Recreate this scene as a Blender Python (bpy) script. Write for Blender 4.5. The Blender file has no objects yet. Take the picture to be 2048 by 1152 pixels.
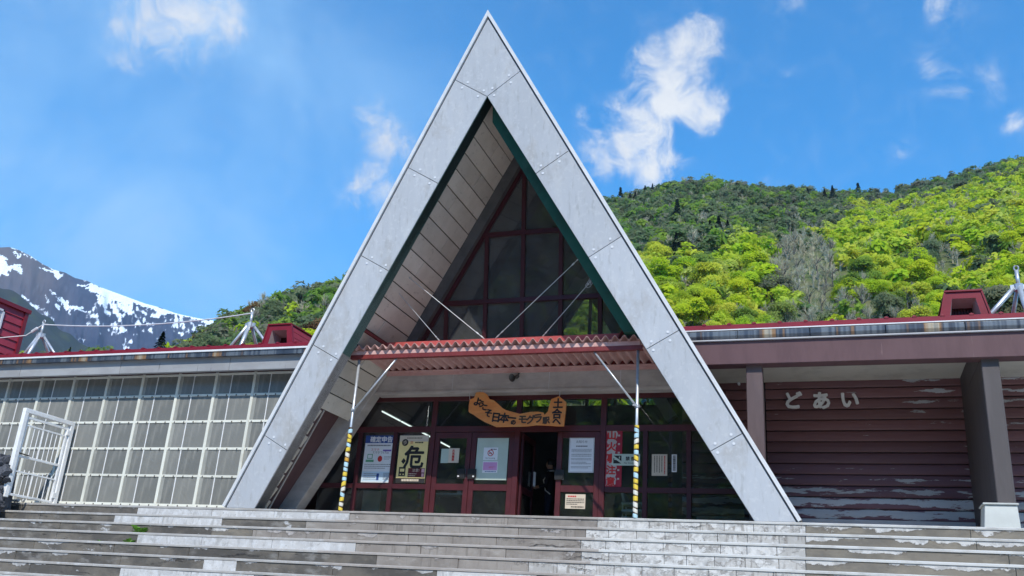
import bpy, math, random
import numpy as np
from mathutils import Vector, Matrix
random.seed(7); RNG = np.random.default_rng(7)
SC = bpy.context.scene
COL = SC.collection

# ------------------------------------------------------------------ camera, world, sun, exposure
FPX, YAW, PITCH, ROLL = 1855.5, 0.3515, 0.3573, 0.0695      # focal length in pixels of the 2048 px wide photograph
EYE = np.array([6.196, -16.111, -2.016])                    # z = 0 is the platform at the top of the steps
def cam_axes(yaw, pitch, roll):
    cy, sy, cp, sp = math.cos(yaw), math.sin(yaw), math.cos(pitch), math.sin(pitch)
    f = np.array([-sy*cp, cy*cp, sp]); r = np.array([cy, sy, 0.0]); u = np.cross(r, f)
    c, s = math.cos(roll), math.sin(roll)
    return c*r + s*u, -s*r + c*u, f
CR, CU, CF = cam_axes(YAW, PITCH, ROLL)
cd = bpy.data.cameras.new('camera'); cam = bpy.data.objects.new('camera', cd); COL.objects.link(cam)
cd.sensor_width = 36.0; cd.lens = 36.0*FPX/2048; cd.clip_end = 9000; cd.clip_start = 0.1
cam.matrix_world = Matrix(((CR[0], CU[0], -CF[0], EYE[0]), (CR[1], CU[1], -CF[1], EYE[1]), (CR[2], CU[2], -CF[2], EYE[2]), (0, 0, 0, 1)))
SC.camera = cam

SUN_AZ, SUN_EL = math.radians(23), math.radians(47)         # sun stands behind the photographer, to the right
sl = bpy.data.lights.new('sun', 'SUN'); sun = bpy.data.objects.new('sun', sl); COL.objects.link(sun)
sl.energy = 3.4; sl.angle = math.radians(0.53); sl.color = (1.0, 0.945, 0.85)
SDIR = Vector((math.cos(SUN_EL)*math.sin(SUN_AZ), -math.cos(SUN_EL)*math.cos(SUN_AZ), math.sin(SUN_EL)))
sun.rotation_euler = SDIR.to_track_quat('Z', 'Y').to_euler()

SC.view_settings.view_transform = 'Standard'; SC.view_settings.look = 'None'
SC.view_settings.exposure = 0.46; SC.view_settings.gamma = 1.0; SC.view_settings.use_curve_mapping = False
SC.cycles.use_denoising = True
SC.cycles.max_bounces = 10; SC.cycles.transparent_max_bounces = 16
SC.cycles.diffuse_bounces = 6; SC.cycles.glossy_bounces = 3; SC.cycles.transmission_bounces = 4

# ------------------------------------------------------------------ small helpers: pixels to directions, points
def ray(x, y): return CF + (x-1024)/FPX*CR - (y-576)/FPX*CU
def at(x, y, Y):
    d = ray(x, y); return EYE + d*((Y-EYE[1])/d[1])
def atx(x, y, X):
    d = ray(x, y); return EYE + d*((X-EYE[0])/d[0])
def proj(P):
    d = np.asarray(P, float) - EYE; z = d@CF
    return 1024+FPX*(d@CR)/z, 576-FPX*(d@CU)/z, z
def azel(x, y):
    d = ray(x, y); return math.atan2(d[0], d[1]), math.atan2(d[2], math.hypot(d[0], d[1]))

# ------------------------------------------------------------------ world: sky with clouds
W = bpy.data.worlds.new('World'); SC.world = W; W.use_nodes = True
nt = W.node_tree; nt.nodes.clear()
def N(t, typ, **kw):
    n = t.nodes.new(typ)
    for k, v in kw.items(): setattr(n, k, v)
    return n
def L(t, a, b): t.links.new(a, b)
def mth(t, op, a, b=None, c=None, clamp=False):
    n = N(t, 'ShaderNodeMath', operation=op, use_clamp=clamp)
    for i, v in enumerate((a, b, c)):
        if v is None: continue
        if isinstance(v, (int, float)): n.inputs[i].default_value = v
        else: L(t, v, n.inputs[i])
    return n.outputs[0]
def mixc(t, fac, a, b, mode='MIX'):
    n = N(t, 'ShaderNodeMix', data_type='RGBA', blend_type=mode)
    for i, v in ((0, fac), (6, a), (7, b)):
        if isinstance(v, (int, float)): n.inputs[i].default_value = v
        elif isinstance(v, tuple): n.inputs[i].default_value = (*v[:3], 1)
        else: L(t, v, n.inputs[i])
    return n.outputs[2]
def maprange(t, v, a, b, c=0.0, d=1.0, smooth=True):
    n = N(t, 'ShaderNodeMapRange', interpolation_type='SMOOTHSTEP' if smooth else 'LINEAR')
    L(t, v, n.inputs[0]); n.inputs[1].default_value = a; n.inputs[2].default_value = b
    n.inputs[3].default_value = c; n.inputs[4].default_value = d
    return n.outputs[0]
sky = N(nt, 'ShaderNodeTexSky', sky_type='NISHITA', sun_disc=False)
sky.sun_elevation = SUN_EL; sky.sun_rotation = math.pi - SUN_AZ
sky.altitude = 700; sky.air_density = 1.0; sky.dust_density = 0.15; sky.ozone_density = 3.0
tc = N(nt, 'ShaderNodeTexCoord')
DIR = tc.outputs['Generated']
def warp(scale, amt, src):
    n = N(nt, 'ShaderNodeTexNoise'); n.inputs['Scale'].default_value = scale; n.inputs['Detail'].default_value = 4; L(nt, src, n.inputs['Vector'])
    a = N(nt, 'ShaderNodeVectorMath', operation='SUBTRACT'); L(nt, n.outputs['Color'], a.inputs[0]); a.inputs[1].default_value = (.5, .5, .5)
    b = N(nt, 'ShaderNodeVectorMath', operation='SCALE'); L(nt, a.outputs[0], b.inputs[0]); b.inputs['Scale'].default_value = amt
    c = N(nt, 'ShaderNodeVectorMath', operation='ADD'); L(nt, src, c.inputs[0]); L(nt, b.outputs[0], c.inputs[1]); return c.outputs[0]
WDIR = warp(9, .10, DIR)
def cloud_blobs(blobs):
    tot = None
    for (px, py, rad, amp) in blobs:
        d = ray(px, py); d = d/np.linalg.norm(d)
        dn = N(nt, 'ShaderNodeVectorMath', operation='DISTANCE'); L(nt, WDIR, dn.inputs[0]); dn.inputs[1].default_value = tuple(d)
        v = maprange(nt, dn.outputs['Value'], 0.0, rad/FPX*1.12, amp, 0.0)
        tot = v if tot is None else mth(nt, 'SMOOTH_MAX', tot, v, .25)
    return tot
blob = cloud_blobs([(1375, 90, 105, .95), (1300, 105, 80, .75), (1330, 170, 125, 1.0), (1400, 215, 70, .8), (1285, 255, 110, .9), (1260, 300, 95, .9),
    (1320, 330, 90, .9), (1200, 330, 80, .75), (1160, 262, 45, .5), (1440, 190, 35, .5), (1385, 310, 40, .45), (1370, 50, 70, .85),
    (350, 30, 130, .72), (300, 60, 80, .6), (430, 25, 100, .68), (270, 130, 40, .35),
    (750, 262, 95, .72), (800, 290, 65, .6), (725, 378, 100, .62), (770, 380, 80, .58), (705, 235, 60, .5),
    (1835, 140, 65, .42), (1880, 150, 60, .3), (1590, 148, 45, .36), (1770, 320, 60, .36), (1555, 352, 40, .42), (1900, 5, 75, .45), (1570, 5, 60, .42), (2040, 205, 60, .45), (1975, 130, 60, .3)])
def fbm(scale, detail, rough, dist=0.0, off=0.0):
    n = N(nt, 'ShaderNodeTexNoise'); n.inputs['Scale'].default_value = scale; n.inputs['Detail'].default_value = detail
    n.inputs['Roughness'].default_value = rough; n.inputs['Distortion'].default_value = dist
    if off:
        m = N(nt, 'ShaderNodeMapping'); m.inputs['Location'].default_value = (off, off*.7, -off); L(nt, DIR, m.inputs[0]); L(nt, m.outputs[0], n.inputs['Vector'])
    else: L(nt, DIR, n.inputs['Vector'])
    return n.outputs['Fac']
n1 = fbm(26, 10, .66, .5); n2 = fbm(3.0, 5, .55, .2, 3.1)
dens = mth(nt, 'ADD', blob, mth(nt, 'MULTIPLY', mth(nt, 'MULTIPLY', mth(nt, 'SUBTRACT', n1, 0.5), 2.0), maprange(nt, blob, 0.05, 0.45)))
cmask = maprange(nt, dens, 0.14, 1.0)
# fair-weather clouds over the rest of the sky, same amount as in view, outside the camera's field
away = maprange(nt, mth(nt, 'ABSOLUTE', mth(nt, 'MULTIPLY', 1.0, mth(nt, 'SUBTRACT', n2, .5))), 0.09, 0.2)
d0 = ray(1024, 500); d0 = d0/np.linalg.norm(d0)
dd = N(nt, 'ShaderNodeVectorMath', operation='DISTANCE'); L(nt, DIR, dd.inputs[0]); dd.inputs[1].default_value = tuple(d0)
far = maprange(nt, dd.outputs['Value'], 0.75, 1.0)
gen = mth(nt, 'MULTIPLY', mth(nt, 'MULTIPLY', maprange(nt, mth(nt, 'ADD', n2, mth(nt, 'MULTIPLY', mth(nt, 'SUBTRACT', n1, .5), .5)), 0.56, 0.72), far), .8)
cm = mth(nt, 'MAXIMUM', cmask, gen)
# thin high veil to the west (left)
dv = ray(250, 250); dv = dv/np.linalg.norm(dv)
vd = N(nt, 'ShaderNodeVectorMath', operation='DISTANCE'); L(nt, DIR, vd.inputs[0]); vd.inputs[1].default_value = tuple(dv)
veil = mth(nt, 'MULTIPLY', maprange(nt, vd.outputs['Value'], 0.08, 0.48, 1.0, 0.0), maprange(nt, fbm(4.5, 6, .55, .6, 1.7), 0.3, 0.75, .25, 1.0))
skyc = mixc(nt, 1.0, sky.outputs[0], (0.23, 1.02, 1.42), 'MULTIPLY')
skyc = mixc(nt, mth(nt, 'MULTIPLY', veil, 0.8), skyc, (2.2, 3.8, 5.8))
shade = maprange(nt, fbm(9, 6, .6, .2, 5.0), .3, .7)
cloudc = mixc(nt, shade, (3.9, 4.15, 4.6), (4.9, 5.0, 5.1))
skyc = mixc(nt, cm, skyc, cloudc)
bg = N(nt, 'ShaderNodeBackground'); bg.inputs['Strength'].default_value = 0.14
L(nt, skyc, bg.inputs['Color'])
wo = N(nt, 'ShaderNodeOutputWorld'); L(nt, bg.outputs[0], wo.inputs['Surface'])

# ------------------------------------------------------------------ materials
MATS = {}
def new_mat(name):
    m = bpy.data.materials.new(name); m.use_nodes = True; MATS[name] = m
    t = m.node_tree; return m, t, t.nodes['Principled BSDF']
def tex(t, kind='ShaderNodeTexNoise', scale=5, detail=6, rough=.6, vec=None, stretch=None, dist=0.0, coord='Object'):
    n = N(t, kind)
    if 'Scale' in n.inputs: n.inputs['Scale'].default_value = scale
    if kind == 'ShaderNodeTexNoise':
        n.inputs['Detail'].default_value = detail; n.inputs['Roughness'].default_value = rough; n.inputs['Distortion'].default_value = dist
    c = N(t, 'ShaderNodeTexCoord').outputs[coord] if vec is None else vec
    if stretch:
        m = N(t, 'ShaderNodeMapping'); m.inputs['Scale'].default_value = stretch; L(t, c, m.inputs[0]); c = m.outputs[0]
    L(t, c, n.inputs['Vector'])
    return n.outputs[0] if kind != 'ShaderNodeTexNoise' else n.outputs['Fac']
def bump(t, bsdf, h, strength=.3, dist=.01):
    b = N(t, 'ShaderNodeBump'); b.inputs['Strength'].default_value = strength; b.inputs['Distance'].default_value = dist
    L(t, h, b.inputs['Height']); L(t, b.outputs[0], bsdf.inputs['Normal'])
def simple(name, col, rough=.6, metal=0.0, var=.12, scale=3.0, rnd=0.0, stretch=None, bmp=0.0, spec=.4, detail=6):
    """one paint or material colour with grain and wear"""
    m, t, b = new_mat(name)
    n = tex(t, scale=scale, detail=detail, stretch=stretch)
    f = maprange(t, n, .3, .7, 1-var, 1+var, False)
    if rnd:
        oi = N(t, 'ShaderNodeObjectInfo'); f = mth(t, 'MULTIPLY', f, maprange(t, oi.outputs['Random'], 0, 1, 1-rnd, 1+rnd, False))
    v = N(t, 'ShaderNodeVectorMath', operation='SCALE'); v.inputs[0].default_value = col; L(t, f, v.inputs['Scale'])
    L(t, v.outputs[0], b.inputs['Base Color'])
    b.inputs['Roughness'].default_value = rough; b.inputs['Metallic'].default_value = metal; b.inputs['Specular IOR Level'].default_value = spec
    if bmp: bump(t, b, n, bmp)
    return m

def mat_layers(name, base, layers, rough=.8, bmp=.25, rnd=.08, spec=.3):
    """base colour plus stains: each layer = (colour, scale, stretch, lo, hi, amount)"""
    m, t, b = new_mat(name)
    oi = N(t, 'ShaderNodeObjectInfo'); c = base; first = None
    for (col, sc, st, lo, hi, am) in layers:
        lo, hi = lo-.045, hi-.085
        n = tex(t, scale=sc, stretch=st, detail=8, rough=.65)
        if first is None: first = n
        c = mixc(t, mth(t, 'MULTIPLY', maprange(t, n, lo, hi), am), c, col)
    hv = N(t, 'ShaderNodeHueSaturation'); L(t, c, hv.inputs['Color']); L(t, maprange(t, oi.outputs['Random'], 0, 1, 1-rnd, 1+rnd, False), hv.inputs['Value'])
    L(t, hv.outputs[0], b.inputs['Base Color']); b.inputs['Roughness'].default_value = rough; b.inputs['Specular IOR Level'].default_value = spec
    n = tex(t, scale=14, detail=8, rough=.7); bump(t, b, n, bmp, .012)
    return m

M_PANEL = mat_layers('painted_panel', (.49, .515, .55), [((.42, .445, .475), .9, (1, 1, .5), .45, .75, .45), ((.57, .585, .60), 2.5, (2, 2, .35), .5, .8, .5), ((.30, .31, .31), 3.2, (4, 4, .4), .58, .80, .5), ((.34, .315, .28), 1.4, (1, 1, .7), .56, .78, .45), ((.60, .62, .64), 11, None, .58, .72, .4)], rough=.5, bmp=.06, rnd=.05)
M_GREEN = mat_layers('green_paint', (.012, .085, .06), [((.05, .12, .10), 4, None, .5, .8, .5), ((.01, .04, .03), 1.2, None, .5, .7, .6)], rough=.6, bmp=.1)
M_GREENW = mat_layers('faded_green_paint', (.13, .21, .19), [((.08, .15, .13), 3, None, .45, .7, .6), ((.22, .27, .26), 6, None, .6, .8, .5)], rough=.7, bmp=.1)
M_CONC = mat_layers('raw_concrete', (.48, .445, .42), [((.31, .285, .27), 1.6, (1, 1, 1.5), .42, .7, .6), ((.50, .48, .46), 3, (.5, .5, 6), .55, .8, .5), ((.20, .185, .17), 5, (3, 3, .6), .66, .85, .5)], bmp=.3)
M_CONCD = mat_layers('dark_concrete', (.10, .10, .10), [((.06, .06, .06), 2, None, .45, .7, .6)], bmp=.2)
M_SOFFIT = mat_layers('soffit_plank', (.65, .605, .53), [((.52, .475, .405), 2.2, None, .42, .75, .5), ((.22, .19, .15), 7, (1, 1, 2), .62, .8, .45)], bmp=.35, rnd=.13)
M_TAN = mat_layers('step_tan', (.29, .262, .235), [((.20, .175, .155), 1.3, (1.5, 1, 1.2), .45, .72, .7), ((.42, .40, .37), 3, (.8, 1, 2.5), .58, .8, .6), ((.15, .13, .115), 3.5, (3.5, 1, .3), .60, .72, .55), ((.10, .09, .08), 9, (.6, 1, 3), .7, .8, .6)], rnd=.1, bmp=.35)
M_DARK = mat_layers('step_dark', (.165, .148, .125), [((.07, .066, .062), 1.2, (1, 1, 1.3), .42, .68, .8), ((.27, .26, .245), 2.2, (.9, 1, 2.2), .58, .76, .6), ((.50, .51, .52), 2.6, (.8, 1, 2.0), .68, .76, .85), ((.03, .03, .03), 5, (.5, 1, 3), .66, .76, .8)], rnd=.12, bmp=.5)
M_BROWNST = mat_layers('step_brown', (.20, .178, .145), [((.125, .115, .10), 1.5, (1, 1, 1.5), .45, .7, .7), ((.29, .255, .20), 2.5, (.7, 1, 2), .55, .75, .5), ((.06, .055, .05), 6, (1, 1, 2), .68, .8, .7)], rnd=.08, bmp=.4)
M_WHITEST = mat_layers('step_whitewash', (.56, .55, .53), [((.40, .385, .36), 2.6, (1, 1, 1.6), .46, .6, .8), ((.24, .22, .20), 4, (3.2, 1, .5), .56, .7, .8), ((.66, .66, .66), 6, (1, 1, 2), .55, .75, .5), ((.14, .125, .115), 8, (2.5, 1, .6), .66, .78, .7)], rnd=.1, bmp=.4)
def add_flakes(m, col, thr, top, scale=1.5):
    """pale render still clinging to the upper part of a riser, torn off below"""
    t = m.node_tree; b = t.nodes['Principled BSDF']; old = b.inputs['Base Color'].links[0].from_socket
    co = N(t, 'ShaderNodeTexCoord').outputs['Object']; sx = N(t, 'ShaderNodeSeparateXYZ'); L(t, co, sx.inputs[0])
    fr = mth(t, 'FRACT', mth(t, 'DIVIDE', mth(t, 'MULTIPLY', sx.outputs[2], -1.0), .2245))
    n = tex(t, scale=scale, stretch=(.8, 1, 1.3), detail=12, rough=.66); n2 = tex(t, scale=7, detail=8, rough=.7)
    v = mth(t, 'ADD', n, mth(t, 'MULTIPLY', mth(t, 'SUBTRACT', .45, fr), top)); f = maprange(t, v, thr, thr+.022)
    c = mixc(t, maprange(t, n2, .38, .62), col, tuple(q*.62 for q in col)); c = mixc(t, mth(t, 'MULTIPLY', f, maprange(t, n2, .25, .5, .55, 1.0)), old, c)
    rim = mth(t, 'MULTIPLY', maprange(t, v, thr-.03, thr), mth(t, 'SUBTRACT', 1.0, f)); c = mixc(t, mth(t, 'MULTIPLY', rim, .45), c, (.07, .06, .055))
    L(t, c, b.inputs['Base Color'])
add_flakes(M_BROWNST, (.62, .61, .59), .575, .36); add_flakes(M_DARK, (.50, .50, .50), .60, .30); add_flakes(M_TAN, (.47, .44, .42), .60, .16, 1.9); add_flakes(M_WHITEST, (.64, .63, .61), .52, .1, 2.4)
M_REPAIR = mat_layers('repair_mortar', (.53, .525, .515), [((.44, .44, .44), 2, (.8, 1, 1.5), .45, .7, .75), ((.30, .295, .285), 5, (2.2, 1, .7), .56, .72, .6), ((.66, .67, .68), 9, None, .52, .7, .5), ((.20, .19, .18), 14, (1, 1, 1), .66, .76, .6)], rnd=.05, bmp=.25)
M_PLASTER = mat_layers('flaked_plaster', (.54, .545, .555), [((.36, .35, .33), 5, None, .46, .68, .8), ((.66, .67, .69), 9, None, .55, .7, .5)], rnd=.08, bmp=.4)
M_TREAD = mat_layers('tread', (.40, .39, .37), [((.28, .26, .24), 2, (1, 1, 1), .4, .7, .6), ((.52, .52, .52), 5, None, .55, .75, .5)], bmp=.3)
M_NOSING = mat_layers('nosing_tan', (.36, .33, .30), [((.25, .22, .20), 3, None, .45, .7, .5)], rough=.6, bmp=.1)
M_GAPG = simple('shadow_gap_metal', (.11, .115, .12), .6)
M_NOSEW = mat_layers('pale_nosing', (.52, .52, .50), [((.36, .35, .33), 3, (.6, 1, 1), .5, .7, .7)], bmp=.2)
M_RED = simple('red_frame_paint', (.072, .013, .016), .45, var=.2, scale=4)
M_REDD = simple('dark_red_frame', (.055, .010, .015), .45, var=.2, scale=4)
M_ROOFRED = simple('red_roof_metal', (.20, .012, .024), .42, var=.15, scale=2, rnd=.05)
M_ROOFPINK = simple('pinkish_red_cladding', (.33, .035, .055), .5, var=.18, scale=2.5, rnd=.08)  # pinker red than the roof metal, for vent sides and roof house
M_CANRED = simple('canopy_red_paint', (.46, .085, .075), .5, var=.25, scale=5)
M_CANBEAM = simple('canopy_beam_paint', (.17, .028, .026), .45, var=.2, scale=5)
M_SHEET = mat_layers('faded_corrugated', (.58, .36, .33), [((.44, .23, .21), 2, (1, .4, 1), .45, .7, .6), ((.66, .48, .45), 5, None, .55, .8, .4)], rough=.75, bmp=.2)
M_WHITE = simple('white_metal_paint', (.80, .80, .79), .45, var=.1, scale=6)
M_CREAM = mat_layers('cream_frame_paint', (.68, .68, .60), [((.5, .48, .40), 5, (1, 1, .5), .55, .8, .5)], rough=.5, bmp=.05)
M_TRIM = simple('edge_trim_white', (.70, .71, .72), .35, var=.1, scale=4)
M_GALV = simple('galvanised_steel', (.52, .55, .58), .38, metal=.55, var=.18, scale=8)
M_DARKGAP = simple('dark_gap', (.025, .025, .028), .9)
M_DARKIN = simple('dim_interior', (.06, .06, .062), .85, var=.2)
M_BROWNB = mat_layers('brown_siding', (.088, .044, .050), [((.055, .026, .030), 1.2, (.3, 1, 4), .4, .7, .6), ((.14, .075, .078), 3, (.25, 1, 5), .6, .8, .5)], rough=.55, bmp=.15, rnd=.16)
M_BROWNF = mat_layers('brown_fascia', (.120, .066, .070), [((.085, .045, .05), 1.5, (2, 2, .5), .45, .7, .5), ((.30, .22, .21), 5, (5, 5, .3), .68, .8, .3)], rough=.5, bmp=.05)
M_PILLAR = mat_layers('pillar_brown', (.10, .088, .088), [((.07, .062, .062), 2, (3, 3, .4), .45, .7, .5)], rough=.6, bmp=.1)
M_PILBR = mat_layers('pillar_dark_brown', (.115, .082, .082), [((.08, .056, .058), 2, (3, 3, .4), .45, .7, .5)], rough=.6, bmp=.1)
M_PLINTH = mat_layers('plinth_concrete', (.55, .57, .54), [((.42, .43, .40), 2, None, .45, .75, .4)], bmp=.15)
M_BASEC = mat_layers('base_concrete', (.50, .50, .52), [((.38, .38, .40), 2, (.5, 1, 2), .45, .7, .5)], bmp=.2)
M_PORCH = mat_layers('porch_ceiling', (.60, .58, .51), [((.36, .35, .31), 1.5, None, .5, .75, .4)], bmp=.05)
M_FASCG = mat_layers('grey_fascia', (.33, .34, .35), [((.25, .25, .26), 1.5, (1, 1, 2), .45, .7, .5), ((.09, .085, .08), 4, (3, 1, .4), .68, .8, .7)], bmp=.1)
M_BLACK = simple('black_rubber', (.012, .012, .013), .6)
M_INK = simple('black_ink', (.02, .02, .022), .8)
M_INKG = simple('grey_ink', (.16, .16, .17), .8)
M_INKR = simple('red_ink', (.50, .03, .03), .8)
M_INKB = simple('blue_ink', (.03, .07, .25), .8)
M_PAPER = simple('white_paper', (.70, .71, .73), .8, var=.05)
M_PAPERB = simple('beige_paper', (.58, .50, .40), .8, var=.06)
M_PAPERG = simple('greenish_paper', (.42, .50, .44), .8, var=.06)
M_PINK = simple('pink_print', (.55, .28, .50), .8, var=.06)
M_YEL = simple('yellow_print', (.80, .64, .28), .75, var=.06)
M_LBLUE = simple('pale_blue_print', (.50, .62, .72), .75, var=.06)
M_GRPR = simple('green_print', (.12, .35, .2), .8)
M_REDB = simple('red_banner_cloth', (.30, .02, .04), .8, var=.15)
M_GREYB = simple('grey_banner_print', (.42, .38, .36), .8, var=.2)
M_WOOD = mat_layers('orange_wood', (.78, .29, .08), [((.60, .19, .05), 2.2, (1, 1, 3), .42, .7, .6), ((.62, .33, .12), 3, (.7, 1, 2.5), .55, .75, .6), ((.33, .24, .12), 4, None, .64, .8, .5)], rough=.6, bmp=.3)
M_WOODED = simple('wood_edge', (.20, .07, .025), .7, var=.3, scale=6)
M_STONE = mat_layers('lava_stone', (.075, .08, .095), [((.16, .165, .18), 4, None, .5, .75, .7), ((.025, .025, .03), 6, None, .5, .7, .6)], bmp=.6, rnd=.3)
M_NAVY = simple('navy_cloth', (.012, .014, .024), .85, var=.25, scale=8)
M_TROUS = simple('dark_trousers', (.014, .018, .035), .85, var=.25, scale=8)
M_SKIN = simple('skin', (.42, .25, .18), .55, var=.08)
M_HAIR = simple('black_hair', (.012, .010, .009), .5, var=.3, scale=30)
M_TAPEY = simple('tape_yellow', (.72, .52, .06), .5, var=.12, scale=20)
M_TAPEB = simple('tape_pale_blue', (.42, .62, .70), .5, var=.12, scale=20)
M_TAPEW = simple('tape_white', (.68, .66, .58), .5, var=.12, scale=20)
M_TAPEO = simple('tape_amber', (.62, .33, .05), .5, var=.12, scale=20)
M_TAPED = simple('tape_dark', (.06, .03, .012), .6, var=.2, scale=20)
M_WEED = simple('weed_leaf', (.10, .24, .02), .55, var=.3, scale=10)

def m_pane():
    m, t, b = new_mat('translucent_sheet')
    n = tex(t, scale=1.4, detail=5); oi = N(t, 'ShaderNodeObjectInfo')
    f = mth(t, 'ADD', mth(t, 'MULTIPLY', n, .5), mth(t, 'MULTIPLY', oi.outputs['Random'], .5))
    c = mixc(t, f, (.125, .13, .122), (.255, .255, .235)); st2 = tex(t, scale=3, stretch=(3, 1, .35), detail=7); c = mixc(t, mth(t, 'MULTIPLY', maprange(t, st2, .5, .7), .5), c, (.30, .295, .265)); L(t, c, b.inputs['Base Color'])
    b.inputs['Roughness'].default_value = .32; b.inputs['Specular IOR Level'].default_value = .55
    return m
M_CORR = m_pane()
def m_glass(name, tint=(.80, .84, .83), dust_sheen=.03):
    m = bpy.data.materials.new(name); m.use_nodes = True; t = m.node_tree; t.nodes.clear()
    fr = N(t, 'ShaderNodeFresnel'); fr.inputs['IOR'].default_value = 1.62
    tr = N(t, 'ShaderNodeBsdfTransparent'); tr.inputs['Color'].default_value = (*tint, 1)
    gl = N(t, 'ShaderNodeBsdfGlossy'); gl.inputs['Roughness'].default_value = .02
    mx = N(t, 'ShaderNodeMixShader'); L(t, fr.outputs[0], mx.inputs[0]); L(t, tr.outputs[0], mx.inputs[1]); L(t, gl.outputs[0], mx.inputs[2])
    dd_ = N(t, 'ShaderNodeBsdfDiffuse'); dd_.inputs[0].default_value = (.42, .44, .46, 1); dn_ = tex(t, scale=2.2, detail=7, rough=.7); m2 = N(t, 'ShaderNodeMixShader'); L(t, maprange(t, dn_, .3, .7, dust_sheen*.5, dust_sheen*1.4, False), m2.inputs[0]); L(t, mx.outputs[0], m2.inputs[1]); L(t, dd_.outputs[0], m2.inputs[2])  # grey film: dust, plus reflected brightness put into the colour
    o = N(t, 'ShaderNodeOutputMaterial'); L(t, m2.outputs[0], o.inputs['Surface'])
    return m
M_GLASS = m_glass('window_glass'); M_GLASSU = m_glass('gable_glass', (.62, .66, .66), .13)
def m_emit(name, col, s):
    m = bpy.data.materials.new(name); m.use_nodes = True; t = m.node_tree; t.nodes.clear()
    e = N(t, 'ShaderNodeEmission'); e.inputs[0].default_value = (*col, 1); e.inputs[1].default_value = s
    o = N(t, 'ShaderNodeOutputMaterial'); L(t, e.outputs[0], o.inputs['Surface']); return m
M_TUBE = m_emit('fluorescent_tube', (.92, 1.0, .98), 1.3)
def m_gutter():
    m, t, b = new_mat('rusty_reflecting_gutter')
    geo = N(t, 'ShaderNodeTexCoord'); sx = N(t, 'ShaderNodeSeparateXYZ'); L(t, geo.outputs['Object'], sx.inputs[0])
    cx = N(t, 'ShaderNodeCombineXYZ'); L(t, sx.outputs[0], cx.inputs[0])
    n = N(t, 'ShaderNodeTexNoise'); n.inputs['Scale'].default_value = 1.1; n.inputs['Detail'].default_value = 4; n.inputs['Roughness'].default_value = .7; L(t, cx.outputs[0], n.inputs['Vector'])
    r = N(t, 'ShaderNodeValToRGB'); r.color_ramp.interpolation = 'EASE'  # rust bands, with navy and cream reflections painted in
    e = r.color_ramp.elements; e[0].position = .30; e[0].color = (.03, .035, .05, 1); e[1].position = .44; e[1].color = (.06, .075, .10, 1)
    for p, c in ((.49, (.16, .18, .20, 1)), (.53, (.05, .06, .08, 1)), (.57, (.30, .17, .08, 1)), (.61, (.42, .36, .26, 1)), (.66, (.06, .07, .09, 1))):
        k = e.new(p); k.color = c
    L(t, n.outputs['Fac'], r.inputs[0]); L(t, r.outputs[0], b.inputs['Base Color'])
    b.inputs['Metallic'].default_value = .25; b.inputs['Roughness'].default_value = .35
    return m
M_GUT = m_gutter()
def m_peel():
    """brown siding whose paint has flaked to bare grey near the foot of the wall"""
    m, t, b = new_mat('peeling_siding')
    co = N(t, 'ShaderNodeTexCoord').outputs['Object']; sx = N(t, 'ShaderNodeSeparateXYZ'); L(t, co, sx.inputs[0])
    n = tex(t, scale=2.1, stretch=(.6, 1, 3.4), detail=10, rough=.72); n2 = tex(t, scale=6, stretch=(.4, 1, 4), detail=6)
    fr = mth(t, 'FRACT', mth(t, 'DIVIDE', mth(t, 'SUBTRACT', sx.outputs[2], .5), .2195)); pk = mth(t, 'MULTIPLY', mth(t, 'SUBTRACT', .42, mth(t, 'ABSOLUTE', mth(t, 'SUBTRACT', fr, .55))), .42)
    low = mth(t, 'ADD', maprange(t, sx.outputs[2], .72, 1.75, .055, -.175), pk)
    low = mth(t, 'ADD', low, mth(t, 'MULTIPLY', mth(t, 'MULTIPLY', maprange(t, sx.outputs[0], 7.35, 7.75), maprange(t, sx.outputs[2], 1.9, 2.6)), .115))
    f = maprange(t, mth(t, 'ADD', n, low), .60, .625)
    c1 = mixc(t, n2, (.125, .055, .080), (.20, .10, .125))
    c1 = mixc(t, maprange(t, sx.outputs[2], 1.6, 2.6), c1, mixc(t, n2, (.155, .060, .066), (.23, .115, .115)))
    c = mixc(t, f, c1, mixc(t, n2, (.42, .44, .47), (.58, .59, .61)))
    oi = N(t, 'ShaderNodeObjectInfo'); hv = N(t, 'ShaderNodeHueSaturation'); L(t, c, hv.inputs['Color']); L(t, maprange(t, oi.outputs['Random'], 0, 1, .78, 1.2, False), hv.inputs['Value'])
    L(t, hv.outputs[0], b.inputs['Base Color']); b.inputs['Roughness'].default_value = .5
    bump(t, b, f, .4, .006); return m
M_PEEL = m_peel()

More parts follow.
